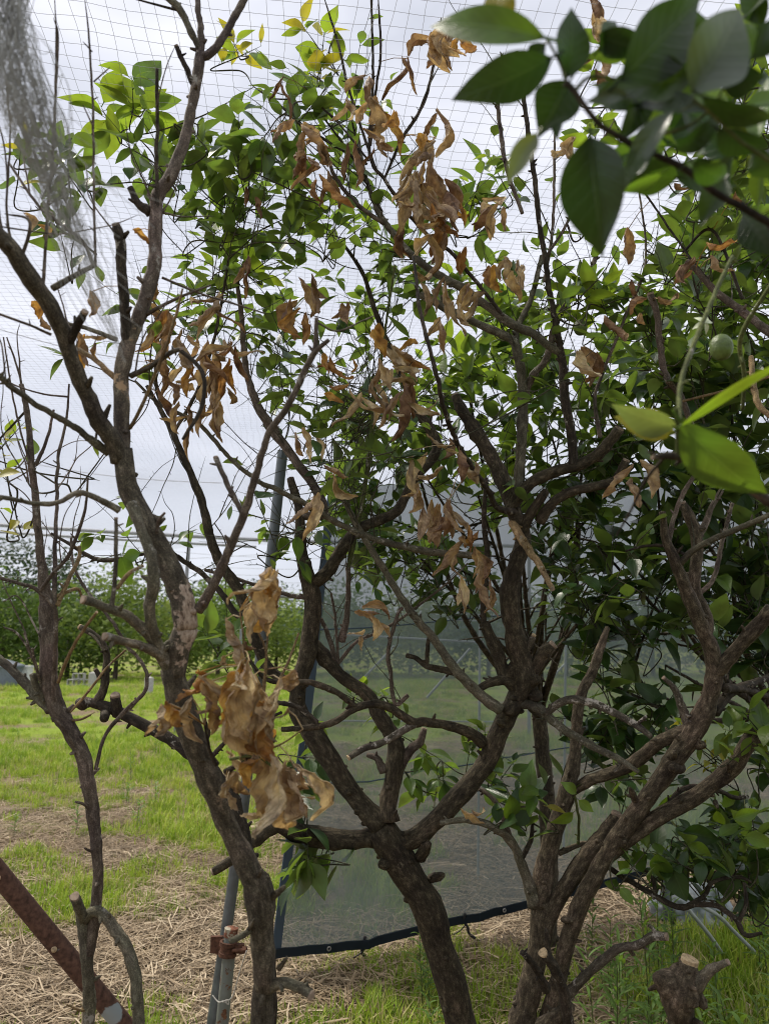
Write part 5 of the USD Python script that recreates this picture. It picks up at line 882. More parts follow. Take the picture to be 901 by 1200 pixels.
fill(C, [(148, 128, 26, 26, 3, 2.1, 2.3, (M_, Y_), .105), (150, 200, 40, 40, 3, 2.1, 2.5, (M_, D_), .08), (215, 150, 26, 22, 3, 2.2, 2.5, (D_, M_), .085), (228, 215, 40, 40, 6, 2.2, 2.6, (D_, M_), .09), (240, 260, 36, 26, 4, 2.2, 2.6, (M_, Y_, D_), .085), (285, 75, 12, 34, 2, 2.1, 2.3, (X_, Y_), .075), (300, 145, 26, 40, 3, 2.1, 2.4, (D_, M_), .095), (345, 128, 24, 40, 3, 2.1, 2.4, (M_, D_), .09), (375, 80, 26, 26, 4, 2.2, 2.4, (Y_, X_, Y_), .09), (400, 130, 30, 30, 3, 2.3, 2.5, (Y_, M_), .085), (335, 240, 40, 40, 4, 2.1, 2.5, (D_, M_), .1), (290, 290, 50, 40, 5, 2.2, 2.7, (M_, D_, Y_), .09), (230, 340, 40, 40, 4, 2.3, 2.8, (M_, D_), .09), (60, 225, 30, 40, 4, 1.9, 2.3, (D_, M_), .08), (15, 190, 20, 40, 2, 1.9, 2.2, (D_, X_), .075), (70, 275, 40, 26, 3, 2, 2.3, (D_,), .08), (410, 290, 50, 40, 5, 2.3, 2.8, (Y_, M_), .09), (455, 330, 50, 60, 6, 2.4, 2.9, (D_, M_), .095), (340, 400, 70, 50, 7, 2.3, 2.9, (D_, M_), .09), (545, 250, 40, 40, 5, 2.3, 2.7, (M_, D_, Y_), .085), (575, 210, 20, 40, 2, 2.3, 2.6, (Y_, M_), .08), (590, 350, 60, 50, 5, 2.4, 2.9, (M_, Y_, D_), .09), (390, 480, 80, 50, 7, 2.4, 3, (D_,), .095), (300, 210, 40, 30, 3, 2.2, 2.5, (D_, M_), .09)], link=.9, mult=.95)
fill(C, [(365, 995, 32, 20, 5, 2.15, 2.45, (D_, M_), .10), (490, 905, 34, 24, 4, 2.5, 2.8, (D_, M_), .085), (350, 930, 30, 20, 3, 2.3, 2.5, (D_,), .09), (360, 880, 20, 30, 3, 2.4, 2.6, (M_, D_), .085), (340, 640, 16, 30, 3, 2.3, 2.5, (D_, M_), .07), (150, 640, 20, 14, 1, 2.3, 2.4, (M_,), .08)], up=-.15, erect=-.1)
fill(C, [(272, 765, 22, 14, 2, 2.0, 2.2, (M_,), .09), (452, 815, 30, 20, 3, 2.4, 2.5, (Y_, M_), .07), (560, 880, 24, 26, 3, 2.5, 2.8, (Y_, M_), .075), (590, 930, 24, 26, 3, 2.45, 2.7, (M_, D_), .085)], up=.6)
for x, y in ((447, 12), (437, 55), (519, 18)): pass
C.leaf_px((268, 772), (252, 772), 20, 2.05, M_); C.leaf_px((288, 770), (276, 790), 18, 2.05, M_)
C.shoots(120, 150, 230, 430, 660, (.12, .45), .0015, .7, leafy=.45); C.shoots(120, 380, 120, 720, 640, (.12, .42), .0015, .7, leafy=.4); C.shoots(110, 140, 430, 440, 720, (.2, .5), .0015, .3, leafy=.08); C.shoots(60, 420, 420, 720, 720, (.15, .4), .0015, .4, leafy=.1); C.shoots(24, 300, 600, 620, 860, (.1, .3), .0018, .6)
C.finish()
# ------------------------------------------------------------------ the right-hand tree of several stems
Dt = Tree('lemon_tree', 'lemon tree of several slanting bare stems at the lower right', 15, 'bark_right', root=at(628, 1200, 2.25) * [1, 1, 0] + [.0, 0, 0])
Dt.br([(613, 1206, 23), (619, 1170, 20), (627, 1130, 17), (632, 1090, 16), (634, 1055, 15.5)], d0=2.25, dz=.02, name='trunk', to_ground=Dt.loc + [.0, 0, -.05], rough=.34)
Dt.br([(632, 1062, 17), (640, 1010, 15.5), (652, 968, 14.5), (665, 925, 13), (673, 890, 10), (676, 845, 9), (682, 812, 8.5), (695, 785, 8), (703, 760, 7), (712, 735, 4)], .12, name='limb')
Dt.br([(628, 1060, 14), (617, 1030, 9), (606, 998, 7.5), (594, 980, 7), (573, 967, 6), (547, 961, 5.4), (516, 965, 4)], -.05, mat='bark_grey'); Dt.br([(598, 985, 5), (588, 955, 4.6), (573, 932, 4), (548, 920, 2.6)], .08, mat='bark_stem'); Dt.br([(612, 1005, 5), (622, 985, 4), (624, 965, 2.6)], .02, mat='bark_dark')
Dt.br([(632, 1118, 14), (645, 1072, 14), (667, 1034, 14), (690, 1000, 15), (702, 985, 14), (716, 968, 11), (722, 955, 9)], -.03, name='limb', rough=.4, cut='old_cut')
Dt.br([(640, 1206, 15), (653, 1152, 13.5), (664, 1107, 13.5), (683, 1053, 14), (711, 1003, 14), (741, 957, 14), (764, 928, 14.5), (787, 895, 16), (804, 870, 18), (822, 842, 18), (833, 815, 13.5), (837, 790, 13), (833, 760, 13), (815, 718, 12), (799, 678, 9.5), (788, 650, 8), (780, 632, 7), (776, 600, 5)], -.28, name='limb', rough=.34)
Dt.br([(836, 790, 13), (848, 778, 12.5), (866, 758, 12), (905, 714, 11.5)], -.1, name='limb'); Dt.br([(826, 748, 11), (828, 722, 9.5), (814, 690, 9), (816, 645, 9.5), (815, 622, 10), (806, 602, 8), (800, 590, 6)], .03, name='limb', cut='old_cut')
Dt.br([(816, 630, 7), (826, 615, 6), (833, 596, 5), (845, 575, 4)], .05, mat='bark_stem'); Dt.br([(797, 660, 6), (812, 645, 5.4), (840, 630, 5), (875, 615, 4.6), (905, 602, 4)], -.18, mat='bark_grey')
Dt.br([(803, 650, 3), (780, 640, 2.6), (755, 640, 2.4), (733, 646, 1.6)], .05, mat='bark_dark'); Dt.br([(783, 640, 4), (790, 605, 4), (805, 570, 3.6), (825, 545, 2.6)], .02, mat='bark_stem'); Dt.br([(813, 700, 4), (835, 680, 4), (845, 640, 3.6), (858, 590, 3)], .1, mat='bark_stem')
Dt.br([(811, 856, 12), (790, 862, 11), (770, 872, 10.5), (745, 892, 10.5), (720, 905, 10), (690, 915, 9), (668, 930, 8)], .25, name='limb'); Dt.br([(806, 850, 8), (800, 832, 7), (790, 808, 5), (778, 795, 3.6)], -.03, mat='bark_lichen', cut='old_cut')
Dt.br([(706, 1008, 12), (740, 980, 13.5), (773, 957, 13.5), (820, 930, 13.5), (860, 898, 13.5), (880, 867, 13.5), (912, 832, 13)], -.1, name='limb')
Dt.br([(848, 806, 8), (870, 808, 6), (905, 818, 5)], .25, mat='bark_dark'); Dt.br([(838, 835, 8), (855, 812, 8), (885, 800, 6), (905, 792, 5)], .2, mat='bark_dark')
for q in ((744, 938, 6, -6, -14), (796, 900, 10, -10, 0), (815, 872, 9, 10, 2), (838, 940, 4, 3, 7), (855, 908, 4, -2, -12), (728, 995, 6, 4, -8), (785, 890, 8, 6, -8), (660, 1078, 5, 10, 2)):
    Dt.br([(q[0], q[1], q[2]), (q[0] + q[3] * .6, q[1] + q[4] * .6, q[2] * .85), (q[0] + q[3], q[1] + q[4], q[2] * .45)], -.05, name='knot')
Dt.br([(655, 1000, 5), (680, 990, 4), (700, 987, 3)], .05)
# low bright branch and the crowded cut stems at the foot
Dt.br([(655, 1185, 14), (668, 1163, 9), (690, 1140, 7.5), (723, 1113, 7), (747, 1108, 6.5), (765, 1098, 7), (780, 1098, 6.5)], -.2, mat='bark_lichen', cut='old_cut'); Dt.br([(770, 1098, 4), (764, 1088, 3), (760, 1085, 2.4)], 0, name='spur', mat='bark_lichen'); Dt.br([(735, 1110, 4), (742, 1120, 3.4)], 0, name='spur')
Dt.br([(668, 1210, 9), (660, 1165, 9), (650, 1135, 9), (637, 1118, 8)], -.1, d0=2.02, mat='bark_dark', cut='cut_wood'); Dt.br([(640, 1160, 9), (628, 1135, 6), (612, 1117, 4.5)], -.1, d0=2.1, mat='bark_dark'); Dt.br([(650, 1140, 7), (642, 1115, 5), (640, 1090, 3)], -.03, mat='bark_dark')
Dt.br([(640, 1206, 18), (655, 1190, 12), (668, 1180, 8)], -.1, d0=2.1, mat='bark_right')
Dt.br([(690, 1000, 5), (720, 1022, 4.6), (757, 1044, 4.6), (785, 1060, 5), (800, 1064, 5), (815, 1060, 4.6), (840, 1062, 4.4), (862, 1078, 4.4), (873, 1096, 4), (893, 1094, 2.6)], -.2, mat='bark_dark', name='limb')
Dt.br([(806, 1062, 4), (825, 1050, 3.6), (836, 1034, 3.2), (865, 1028, 2.8), (880, 1034, 2)], .03, mat='bark_dark'); Dt.br([(768, 1050, 3.4), (764, 1030, 3), (745, 1012, 2.4)], .05, mat='bark_dark'); Dt.br([(866, 1080, 3.4), (874, 1060, 3), (872, 1035, 2.4)], .03, mat='bark_dark'); Dt.br([(775, 955, 5), (800, 925, 4), (835, 925, 4), (860, 935, 3.6), (876, 934, 3)], .1, mat='bark_dark')
for b, t, w, d, m in (((788, 1018), (803, 1058), 30, 2.13, D_), ((850, 1015), (853, 1058), 30, 2.18, D_), ((886, 990), (898, 1040), 32, 2.13, D_), ((722, 1030), (712, 1050), 20, 2.28, D_), ((770, 1000), (782, 1035), 26, 2.13, M_), ((740, 1012), (762, 1005), 24, 2.18, M_), ((805, 990), (838, 1010), 22, 2.13, Y_), ((800, 975), (845, 985), 26, 2.23, D_), ((858, 960), (892, 950), 16, 2.08, Y_), ((872, 980), (908, 990), 18, 2.08, Y_), ((843, 980), (868, 965), 18, 2.13, M_), ((822, 985), (818, 1030), 24, 2.23, D_), ((735, 1020), (725, 1010), 14, 2.18, Y_), ((790, 930), (772, 965), 24, 2.28, M_), ((850, 930), (862, 945), 26, 2.23, M_), ((840, 950), (850, 968), 18, 2.18, Y_), ((672, 952), (645, 970), 16, 2.1, Y_), ((675, 930), (662, 915), 14, 2.1, Y_), ((678, 938), (695, 952), 13, 2.1, Y_), ((640, 945), (668, 950), 9, 2.1, X_), ((616, 980), (606, 968), 12, 2.2, D_), ((600, 962), (596, 930), 24, 2.2, M_), ((608, 925), (625, 935), 22, 2.2, M_), ((600, 905), (620, 895), 14, 2.2, M_), ((618, 950), (605, 970), 18, 2.2, D_)):
    Dt.leaf_px(b, t, w, d, m, dz=Dt.rnd.uniform(-.04, .04), roll=Dt.rnd.uniform(-.6, .6), nv=8, nu=4)
Dt.br([(677, 992, 2.6), (678, 960, 2.2), (672, 925, 1.6)], -.03, name='twig', mat='bark_green')
fill(Dt, [(800, 1000, 70, 26, 13, 2.15, 2.6, (D_, D_, D_, M_), .08), (868, 975, 36, 40, 11, 2.1, 2.6, (D_, D_, M_), .08), (870, 1028, 40, 30, 11, 2.1, 2.6, (D_,), .085), (800, 1035, 40, 16, 4, 2.2, 2.5, (D_,), .075), (880, 900, 26, 30, 4, 2.3, 2.7, (D_,), .08), (745, 1008, 26, 16, 2, 2.1, 2.3, (M_, Y_), .07), (740, 910, 40, 30, 4, 2.3, 2.6, (D_,), .085), (822, 888, 18, 18, 3, 2.3, 2.5, (X_, Y_), .05), (890, 880, 16, 20, 3, 1.9, 2.1, (Y_, M_), .075), (845, 880, 30, 14, 2, 2.3, 2.5, (Y_, X_), .06), (610, 940, 22, 36, 4, 2.2, 2.4, (M_, D_), .08)], link=.5, mult=.95)
# upper right leaves, mid distance, with dead stub and withered bunches
Dt.br([(826, 545, 3), (800, 470, 5), (783, 445, 5.4), (775, 420, 5.2), (770, 370, 5), (762, 345, 6)], .0, mat='bark_stem', cut='old_cut'); Dt.br([(905, 392, 7), (870, 365, 6.5), (840, 342, 5.5), (805, 305, 4)], .1, d0=1.75, mat='bark_stem'); Dt.br([(905, 490, 5), (888, 472, 5), (882, 440, 4.6), (880, 418, 4)], .1, d0=1.6, mat='bark_tan')
Dt.br([(703, 512, 4), (697, 470, 3), (703, 445, 2.6), (735, 365, 2.2), (757, 300, 1.8), (742, 180, 1.4)], .2, d0=2.1, mat='bark_stem'); Dt.br([(905, 440, 2.4), (860, 455, 2.2), (800, 470, 2)], .1, d0=1.9, mat='bark_tan'); Dt.br([(870, 350, 3), (835, 270, 2.4), (800, 295, 2)], .1, mat='bark_dark'); Dt.br([(840, 342, 3), (800, 290, 2), (755, 225, 1.8), (735, 200, 1.2)], .15, mat='bark_dark')
for a in ((828, 285, 46, 24, .1, 2.2, O_), (815, 300, 44, 20, -.2, 2.4, B_), (832, 300, 40, 18, .4, 2.8, T_), (790, 215, 30, 18, .3, 2.6, B_), (736, 266, 44, 22, .1, 1.8, B_), (672, 160, 40, 26, .1, 2.2, T_), (662, 175, 34, 20, -.2, 2.6, P_), (682, 180, 40, 18, .5, 2.8, T_), (697, 15, 60, 18, .05, 3, P_), (702, 50, 46, 18, .05, 2.8, T_), (694, -10, 50, 18, .1, 2.8, B_), (697, 80, 34, 14, -.1, 3, B_), (722, 120, 34, 14, .1, 3, T_), (675, 410, 56, 30, .05, 2.0, P_), (682, 405, 50, 22, .2, 2.6, T_), (700, 412, 44, 18, .0, 2.6, B_), (708, 370, 46, 14, .0, 3.2, B_), (742, 545, 56, 26, -.1, 2.4, T_), (750, 540, 50, 22, .4, 2.6, P_), (740, 560, 42, 16, .0, 3, T_), (740, 328, 26, 10, .2, 3, B_), (770, 348, 30, 16, .3, 2.6, T_), (758, 350, 30, 14, -.6, 2.8, B_), (750, 366, 18, 9, .7, 3, T_), (862, 225, 26, 14, .2, 2.8, O_), (700, 20, 50, 20, -.15, 2.6, T_), (812, 315, 26, 16, .0, 2.6, B_)):
    Dt.dead_leaf(a[0], a[1], 1.85 + Dt.rnd.uniform(-.1, .15), a[2], a[3] * 1.1, a[4], a[5], a[6], dz=Dt.rnd.uniform(-.3, .3), bend=Dt.rnd.uniform(.1, .8), twist=Dt.rnd.uniform(-.9, 1.2), face=Dt.rnd.uniform(-.6, .6))
fill(Dt, [(830, 260, 60, 50, 7, 1.9, 2.4, (D_, M_), .085), (860, 190, 50, 40, 6, 1.7, 2.2, (D_, M_, Y_), .085), (790, 370, 50, 40, 6, 2.0, 2.5, (D_, M_), .09), (680, 340, 34, 36, 4, 2.1, 2.4, (Y_, M_), .085), (655, 380, 40, 20, 3, 2.2, 2.5, (M_, Y_), .08), (760, 110, 60, 40, 5, 1.6, 2.2, (Y_, M_), .08), (885, 120, 24, 60, 5, 1.5, 2.0, (D_, Y_, M_), .08), (700, 130, 30, 50, 3, 2.0, 2.3, (Y_, M_), .075)], link=.7, mult=1.15)
for x, y, d, r in ((742, 1 and 246, 1.9, 0), (845, 406, 1.35, 13), (680, 383, 2.2, 8), (700, 716, 2.9, 8)):
    if r:
        s = trimesh.creation.icosphere(3, 1.0); v = np.array(s.vertices); R = r * d / FPX; v = v * (1 + .03 * (meshkit.noise(v * 8)[:, None] - .5)) * [R, R, R * 1.14]; k = np.clip((v[:, 2] / R + 1.14 - .16), -1, 0); v[:, :2] *= (1 - .0 * k)[:, None]; v[:, 2] -= .14 * R * np.exp(-(v[:, 0] ** 2 + v[:, 1] ** 2) / (.02 + (R * .35) ** 2 * 2)) * (v[:, 2] < 0)
        put('lemon', (v + at(x, y, d) - Dt.loc, s.faces), 'fruit', Dt.prim, smooth=True, label='unripe green lemon')
Dt.shoots(60, 640, 200, 900, 700, (.12, .4), .0015, .7, leafy=.5)
Dt.finish()

# ------------------------------------------------------------------ leafy trees behind
def back_tree(T, base, skeleton):
    """Trunk and boughs: skeleton lists (x, y, d) picture points of the bough ends."""
    base = np.array(base, float); fork = base + [0, 0, 1.15]
    T.raw(np.stack([base + [0, 0, -.05], base + [.03, 0, .55], fork]), np.array([.05, .042, .036]), 'trunk', None, .3)
    for x, y, d in skeleton:
        e = at(x, y, d); m = fork * .55 + e * .45 + np.array([T.rnd.gauss(0, .08), T.rnd.gauss(0, .08), -.10])
        T.raw(np.stack([fork - [0, 0, .04], m, e]), np.array([.02, .012, .004]), 'branch', None, .25)
        for t in (.45, .65, .85):
            q = fork * (1 - t) ** 2 + 2 * t * (1 - t) * m + t * t * e; f_ = q + np.array([T.rnd.gauss(0, .24), T.rnd.gauss(0, .16), T.rnd.gauss(.12, .16)])
            T.raw(np.stack([q, (q + f_) / 2 + [0, 0, .02], f_]), np.array([.006, .0045, .0025]), 'branch', None, .25, True)
G = Tree('lemon_tree', 'leafy green lemon tree filling the middle distance right of the centre', 16, 'bark_trunk', root=on_ground(640, 1115))
back_tree(G, G.loc, [(480, 640, 3.1), (470, 480, 3.2), (540, 420, 3.3), (620, 430, 3.2), (690, 460, 3.2), (560, 580, 3.0), (660, 600, 3.0), (700, 700, 2.9), (500, 560, 3.1), (600, 520, 3.2), (640, 330, 3.3), (720, 380, 3.3)])
fill(G, [(540, 440, 70, 50, 12, 3.0, 3.5, (D_, M_, Y_), .10), (640, 470, 60, 50, 12, 2.9, 3.5, (M_, D_, Y_), .10), (470, 500, 60, 50, 8, 3.0, 3.5, (D_,), .10), (560, 560, 60, 50, 9, 2.9, 3.5, (D_, M_, Y_), .10), (660, 590, 60, 40, 10, 2.8, 3.3, (D_, M_), .10), (475, 650, 50, 40, 8, 2.9, 3.3, (D_, M_), .10), (530, 690, 40, 30, 4, 2.9, 3.2, (D_,), .1), (660, 680, 50, 40, 5, 2.7, 3.2, (D_,), .10), (440, 560, 50, 50, 6, 3.0, 3.4, (D_, M_), .10), (590, 390, 50, 30, 5, 3.0, 3.5, (Y_, M_), .10), (700, 740, 40, 40, 3, 2.7, 3.0, (D_,), .1), (415, 640, 30, 40, 4, 3, 3.3, (D_, M_), .09)], link=.75, mult=1.9, below=False, length=.22)
G.finish()
R2 = Tree('lemon_tree', 'dense dark-leaved lemon tree behind the slanting stems at right', 17, 'bark_dark', root=on_ground(935, 1105))
back_tree(R2, R2.loc, [(720, 480, 3.0), (780, 420, 3.0), (850, 430, 2.9), (900, 470, 2.9), (740, 560, 2.8), (840, 560, 2.8), (900, 620, 2.7), (700, 640, 2.7), (760, 680, 2.7), (860, 720, 2.6), (690, 790, 2.6), (780, 780, 2.7), (890, 820, 2.5), (960, 560, 2.9), (960, 720, 2.7), (830, 340, 3.1), (920, 340, 3.0)])
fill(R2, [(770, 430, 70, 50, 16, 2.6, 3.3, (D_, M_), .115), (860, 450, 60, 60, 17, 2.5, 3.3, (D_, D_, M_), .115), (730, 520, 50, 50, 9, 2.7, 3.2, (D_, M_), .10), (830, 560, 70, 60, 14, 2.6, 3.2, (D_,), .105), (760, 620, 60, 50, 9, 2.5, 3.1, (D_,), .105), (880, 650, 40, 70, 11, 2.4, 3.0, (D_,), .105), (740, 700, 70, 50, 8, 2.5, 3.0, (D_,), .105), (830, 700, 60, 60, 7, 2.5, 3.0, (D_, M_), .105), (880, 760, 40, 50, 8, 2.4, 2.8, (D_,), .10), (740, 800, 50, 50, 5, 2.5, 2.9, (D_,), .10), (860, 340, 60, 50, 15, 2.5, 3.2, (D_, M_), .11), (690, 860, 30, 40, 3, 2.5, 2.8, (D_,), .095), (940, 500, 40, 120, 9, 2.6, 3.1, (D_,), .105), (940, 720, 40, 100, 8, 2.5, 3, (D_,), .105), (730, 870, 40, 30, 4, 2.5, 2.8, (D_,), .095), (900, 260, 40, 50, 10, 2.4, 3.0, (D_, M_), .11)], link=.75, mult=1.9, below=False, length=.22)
R2.finish()

# ------------------------------------------------------------------ branches close to the camera, reaching in from the right
N1 = Tree('lemon_tree', 'out-of-focus lemon branch with big leaves across the upper right corner', 18, 'bark_dark', root=[1.15, .62, 0])
tr0 = np.array([1.15, .62, -.05])
N1.raw(np.stack([tr0, tr0 + [.02, .02, .8], tr0 + [-.05, .04, 1.5], at(1010, 330, .72), at(905, 262, .66)]), np.array([.05, .04, .022, .010, .0058]), 'trunk')
N1.br([(905, 262, 7.5), (870, 243, 6.5), (840, 226, 6), (800, 196, 5.8), (770, 182, 5.6), (745, 172, 6.5), (722, 158, 5.5), (700, 142, 5), (672, 106, 4.4), (662, 95, 3.4)], -.04, name='branch', mat='bark_dark')
N1.br([(740, 170, 4), (760, 160, 3.6), (800, 150, 3), (830, 130, 2.6), (850, 100, 2)], -.05, name='branch', mat='bark_green'); N1.br([(672, 108, 3.4), (690, 90, 2.8), (720, 92, 2.4)], 0, name='branch', mat='bark_green'); N1.br([(664, 98, 3), (655, 70, 2.6), (640, 44, 2.2)], 0, name='branch', mat='bark_green'); N1.br([(905, 190, 3.6), (868, 165, 3), (830, 130, 2.4), (812, 116, 2)], -.04, d0=.6, name='branch', mat='bark_green')
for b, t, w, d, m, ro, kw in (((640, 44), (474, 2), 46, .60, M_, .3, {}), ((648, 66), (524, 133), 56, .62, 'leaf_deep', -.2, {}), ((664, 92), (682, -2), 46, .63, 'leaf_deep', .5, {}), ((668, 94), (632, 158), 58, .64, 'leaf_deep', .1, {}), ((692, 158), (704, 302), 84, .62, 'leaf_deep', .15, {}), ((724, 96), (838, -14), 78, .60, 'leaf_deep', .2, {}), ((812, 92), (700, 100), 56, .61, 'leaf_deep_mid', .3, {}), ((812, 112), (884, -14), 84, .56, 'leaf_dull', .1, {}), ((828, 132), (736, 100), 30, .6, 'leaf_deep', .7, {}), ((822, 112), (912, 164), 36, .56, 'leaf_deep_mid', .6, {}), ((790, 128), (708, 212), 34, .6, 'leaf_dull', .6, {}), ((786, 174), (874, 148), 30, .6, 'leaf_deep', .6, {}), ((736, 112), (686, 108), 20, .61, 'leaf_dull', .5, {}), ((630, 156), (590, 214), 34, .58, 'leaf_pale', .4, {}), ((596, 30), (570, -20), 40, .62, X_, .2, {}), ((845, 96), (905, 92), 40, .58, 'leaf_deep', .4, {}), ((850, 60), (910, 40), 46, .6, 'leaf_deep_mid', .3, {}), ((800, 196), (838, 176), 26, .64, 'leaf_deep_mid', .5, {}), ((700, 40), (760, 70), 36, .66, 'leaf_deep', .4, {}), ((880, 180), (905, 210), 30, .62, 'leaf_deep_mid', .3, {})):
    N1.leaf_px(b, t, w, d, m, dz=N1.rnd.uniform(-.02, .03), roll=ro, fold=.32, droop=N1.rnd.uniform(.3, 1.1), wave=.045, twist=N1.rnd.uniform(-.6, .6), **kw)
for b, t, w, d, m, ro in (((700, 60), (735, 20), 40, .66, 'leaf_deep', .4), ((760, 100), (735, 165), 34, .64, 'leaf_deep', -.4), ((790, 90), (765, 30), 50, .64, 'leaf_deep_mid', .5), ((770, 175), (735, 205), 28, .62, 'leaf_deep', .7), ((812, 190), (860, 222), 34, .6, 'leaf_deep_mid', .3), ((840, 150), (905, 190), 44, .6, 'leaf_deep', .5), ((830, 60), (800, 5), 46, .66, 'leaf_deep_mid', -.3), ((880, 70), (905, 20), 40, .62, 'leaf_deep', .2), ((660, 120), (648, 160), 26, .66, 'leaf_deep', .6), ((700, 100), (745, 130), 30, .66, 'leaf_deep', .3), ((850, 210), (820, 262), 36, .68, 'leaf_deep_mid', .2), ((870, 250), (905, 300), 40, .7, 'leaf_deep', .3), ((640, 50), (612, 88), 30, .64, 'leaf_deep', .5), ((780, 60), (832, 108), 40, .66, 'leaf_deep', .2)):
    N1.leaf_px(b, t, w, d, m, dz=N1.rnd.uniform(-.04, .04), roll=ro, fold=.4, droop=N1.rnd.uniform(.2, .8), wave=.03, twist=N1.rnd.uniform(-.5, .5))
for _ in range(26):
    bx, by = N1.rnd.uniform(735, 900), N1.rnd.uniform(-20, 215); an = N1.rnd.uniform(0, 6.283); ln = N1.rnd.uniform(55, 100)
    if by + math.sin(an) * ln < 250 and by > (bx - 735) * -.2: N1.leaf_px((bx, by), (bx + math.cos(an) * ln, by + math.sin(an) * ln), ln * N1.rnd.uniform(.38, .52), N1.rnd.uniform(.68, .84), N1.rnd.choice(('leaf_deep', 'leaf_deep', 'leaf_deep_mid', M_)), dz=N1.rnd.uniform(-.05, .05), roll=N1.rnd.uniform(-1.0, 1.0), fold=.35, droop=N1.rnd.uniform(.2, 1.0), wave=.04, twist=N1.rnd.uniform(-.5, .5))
N1.finish()
N2 = Tree('lemon_tree', 'lemon shoot with three yellow-green leaves and a fruit at the right edge', 19, 'bark_dark', root=[1.25, .9, 0])
tr0 = np.array([1.25, .9, -.05])
N2.raw(np.stack([tr0, tr0 + [.0, .02, .7], tr0 + [-.05, .0, 1.2], at(1000, 625, .9), at(908, 592, .82)]), np.array([.05, .04, .022, .012, .0085]), 'trunk')
N2.br([(908, 592, 9), (870, 568, 8.5), (835, 550, 8.2), (800, 536, 8), (778, 534, 6), (766, 536, 4)], -.03, name='branch', mat='bark_dark', cut='old_cut'); N2.br([(795, 536, 6), (795, 515, 5.4), (794, 498, 5), (792, 478, 3.6)], -.02, name='branch', mat='bark_green'); N2.br([(780, 534, 3), (757, 562, 2.6), (738, 600, 2), (722, 628, 1.4)], .1, name='branch', mat='bark_dark')
N2.leaf_px((793, 500), (716, 479), 44, .78, 'leaf_pale', roll=-.5, fold=.5, droop=.3, wave=.01); N2.leaf_px((790, 508), (722, 484), 40, .79, X_, roll=.4, fold=.2, droop=.4)
N2.leaf_px((797, 492), (903, 618), 66, .77, M_, roll=.35, fold=.32, droop=.9, wave=.02); N2.leaf_px((794, 502), (912, 402), 24, .76, Y_, roll=1.1, fold=.3, droop=-.4, wave=.0)
N2.br([(796, 500, 4), (800, 440, 4), (835, 350, 3.6), (858, 300, 3)], .3, name='branch', mat='bark_green'); N2.br([(905, 330, 3), (868, 395, 4), (872, 440, 3.4), (870, 480, 3)], .1, d0=1.1, name='branch', mat='bark_green')
for x, y, d, n in ((826, 378, 1.25, 9),):
    vs = []
    for i in range(5):
        v, f, _ = leaf_shape(.022, .010, .3, .8, 5, 2); a = i * 1.257; B = basis([math.cos(a), .3, math.sin(a) + .4], [0, -1, .3]); vs.append((v @ B + at(x, y, d), f))
    put('blossom', tuple(map(np.asarray, cat_mesh([(p - N2.loc, f) for p, f in vs]))), 'blossom', N2.prim, smooth=True)
N2.finish()

# ------------------------------------------------------------------ sawn stump at the lower right
S = Tree('stump', 'sawn-off knobbly lemon stump with pale round cut at the lower right', 20, 'bark_right', cat='stump', root=at(800, 1200, 1.62) * [1, 1, 0])
S.br([(796, 1206, 22), (796, 1190, 23), (793, 1172, 27), (797, 1155, 29), (804, 1140, 20), (807, 1128, 14.5)], d0=1.62, dz=.0, name='trunk', to_ground=S.loc + [0, 0, -.05], cut='cut_wood', rough=.5, spurs=40)
S.br([(790, 1160, 22), (778, 1150, 17), (770, 1145, 10)], -.02, name='knot', rough=.6); S.br([(806, 1162, 18), (820, 1150, 11), (832, 1138, 8), (843, 1132, 6), (852, 1128, 5)], -.05, name='branch', mat='bark_grey', cut='old_cut'); S.br([(812, 1165, 14), (820, 1172, 11), (826, 1182, 6)], -.03, name='knot', rough=.6)
S.finish()

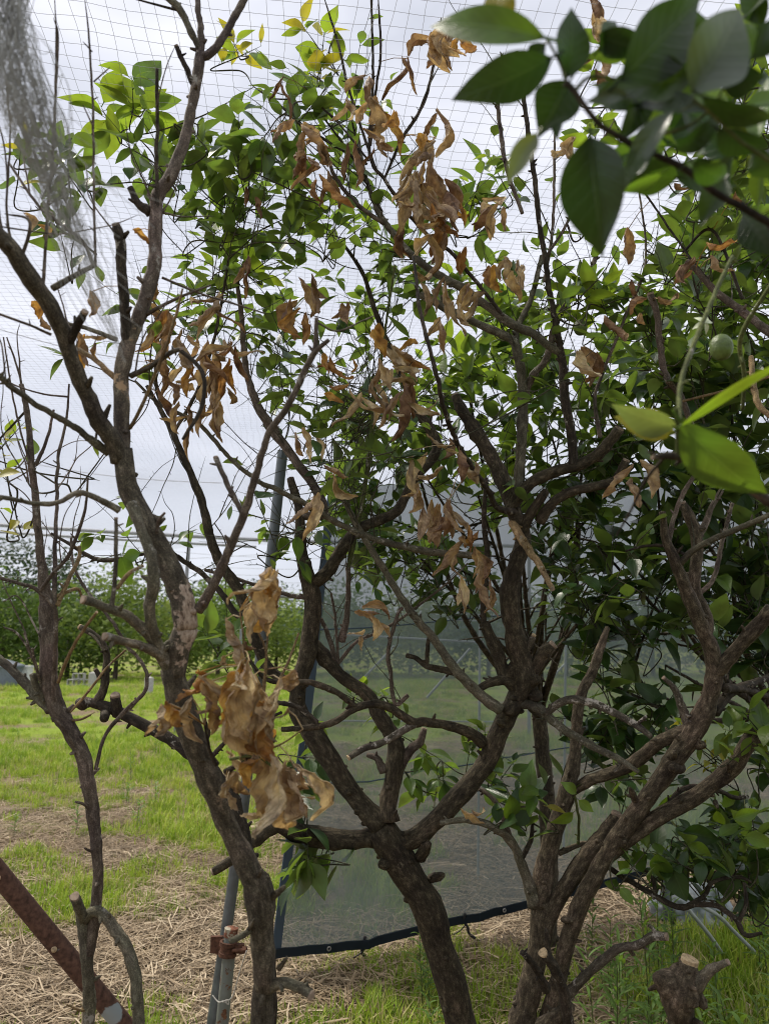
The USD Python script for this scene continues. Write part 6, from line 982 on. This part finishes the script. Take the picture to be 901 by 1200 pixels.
# ------------------------------------------------------------------ weeds
def weed_proto(kind, h, n, seed, ll, lw, mat='weed_leaf'):
    r = np.random.default_rng(seed); root = Sdf.Path('/World/plant_kinds/' + kind); x = UsdGeom.Xform.Define(stage, root)
    v, f, _ = tube(np.array([[0, 0, -.02], [.01, .0, h * .5], [.02, .01, h]]), np.array([.003, .0025, .0012]), 5); usdkit.mesh(stage, f'{root}/stem', (v, f), L + 'bark_green', smooth=True)
    V, F, U = [], [], []; k = 0
    for i in range(n):
        t = (i + 1) / n; a = i * 2.4 + r.uniform(-.3, .3); lv, lf, luv = leaf_shape(ll * r.uniform(.7, 1.1) * (1.1 - .35 * abs(t - .55) * 2), lw, .3, r.uniform(.3, 1.0), 5, 2); B = basis([math.cos(a), math.sin(a), r.uniform(.1, .9) + t * .5], [0, 0, 1]); V.append(lv @ B + [.02 * t, .01 * t, h * (.12 + .88 * t)]); F.append(lf + k); U.append(luv); k += len(lv)
    usdkit.mesh(stage, f'{root}/leaves', (np.vstack(V), np.vstack(F)), L + mat, smooth=True, uv=np.vstack(U)); return root
pk = stage.CreateClassPrim('/World/plant_kinds')
kinds = [weed_proto('upright_weed', .34, 22, 1, .10, .016), weed_proto('low_weed', .2, 14, 2, .09, .02), weed_proto('tall_weed', .5, 26, 3, .13, .014)]
def weed(k, p, s, rz, label, group=None):
    x = UsdGeom.Xform.Define(stage, numbered('/World', ('upright_weed', 'low_weed', 'tall_weed')[k])); x.GetPrim().GetReferences().AddInternalReference(kinds[k]); x.GetPrim().SetInstanceable(True)
    x.AddTranslateOp().Set(Gf.Vec3d(*map(float, p))); x.AddRotateZOp().Set(rz); x.AddScaleOp().Set(Gf.Vec3f(s, s, s)); tag(x, label, 'weed', group)
wr_ = random.Random(5)
look = ('upright bushy weed with narrow pale leaves', 'low spreading weed with short broad leaves', 'tall thin weed with long narrow leaves')
def weeds(n, kinds_, x0, x1, y0, y1, s0, s1, where, group):
    for _ in range(n):
        k = wr_.choice(kinds_); weed(k, on_ground(wr_.uniform(x0, x1), wr_.uniform(y0, y1)), wr_.uniform(s0, s1), wr_.uniform(0, 360), look[k] + ' ' + where, ('upright', 'low', 'tall')[k] + ' ' + group)
weeds(46, (0, 0, 1, 2), 690, 930, 1070, 1330, .65, 1.1, 'under the right-hand tree', 'weeds under the right-hand tree')
weeds(6, (0, 1), 478, 525, 1165, 1230, .6, .9, 'beside the middle trunk', 'weeds beside the middle trunk')
weeds(14, (0, 1, 1), 10, 300, 850, 985, .6, 1., 'in the bright grass at left', 'weeds in the left grass')
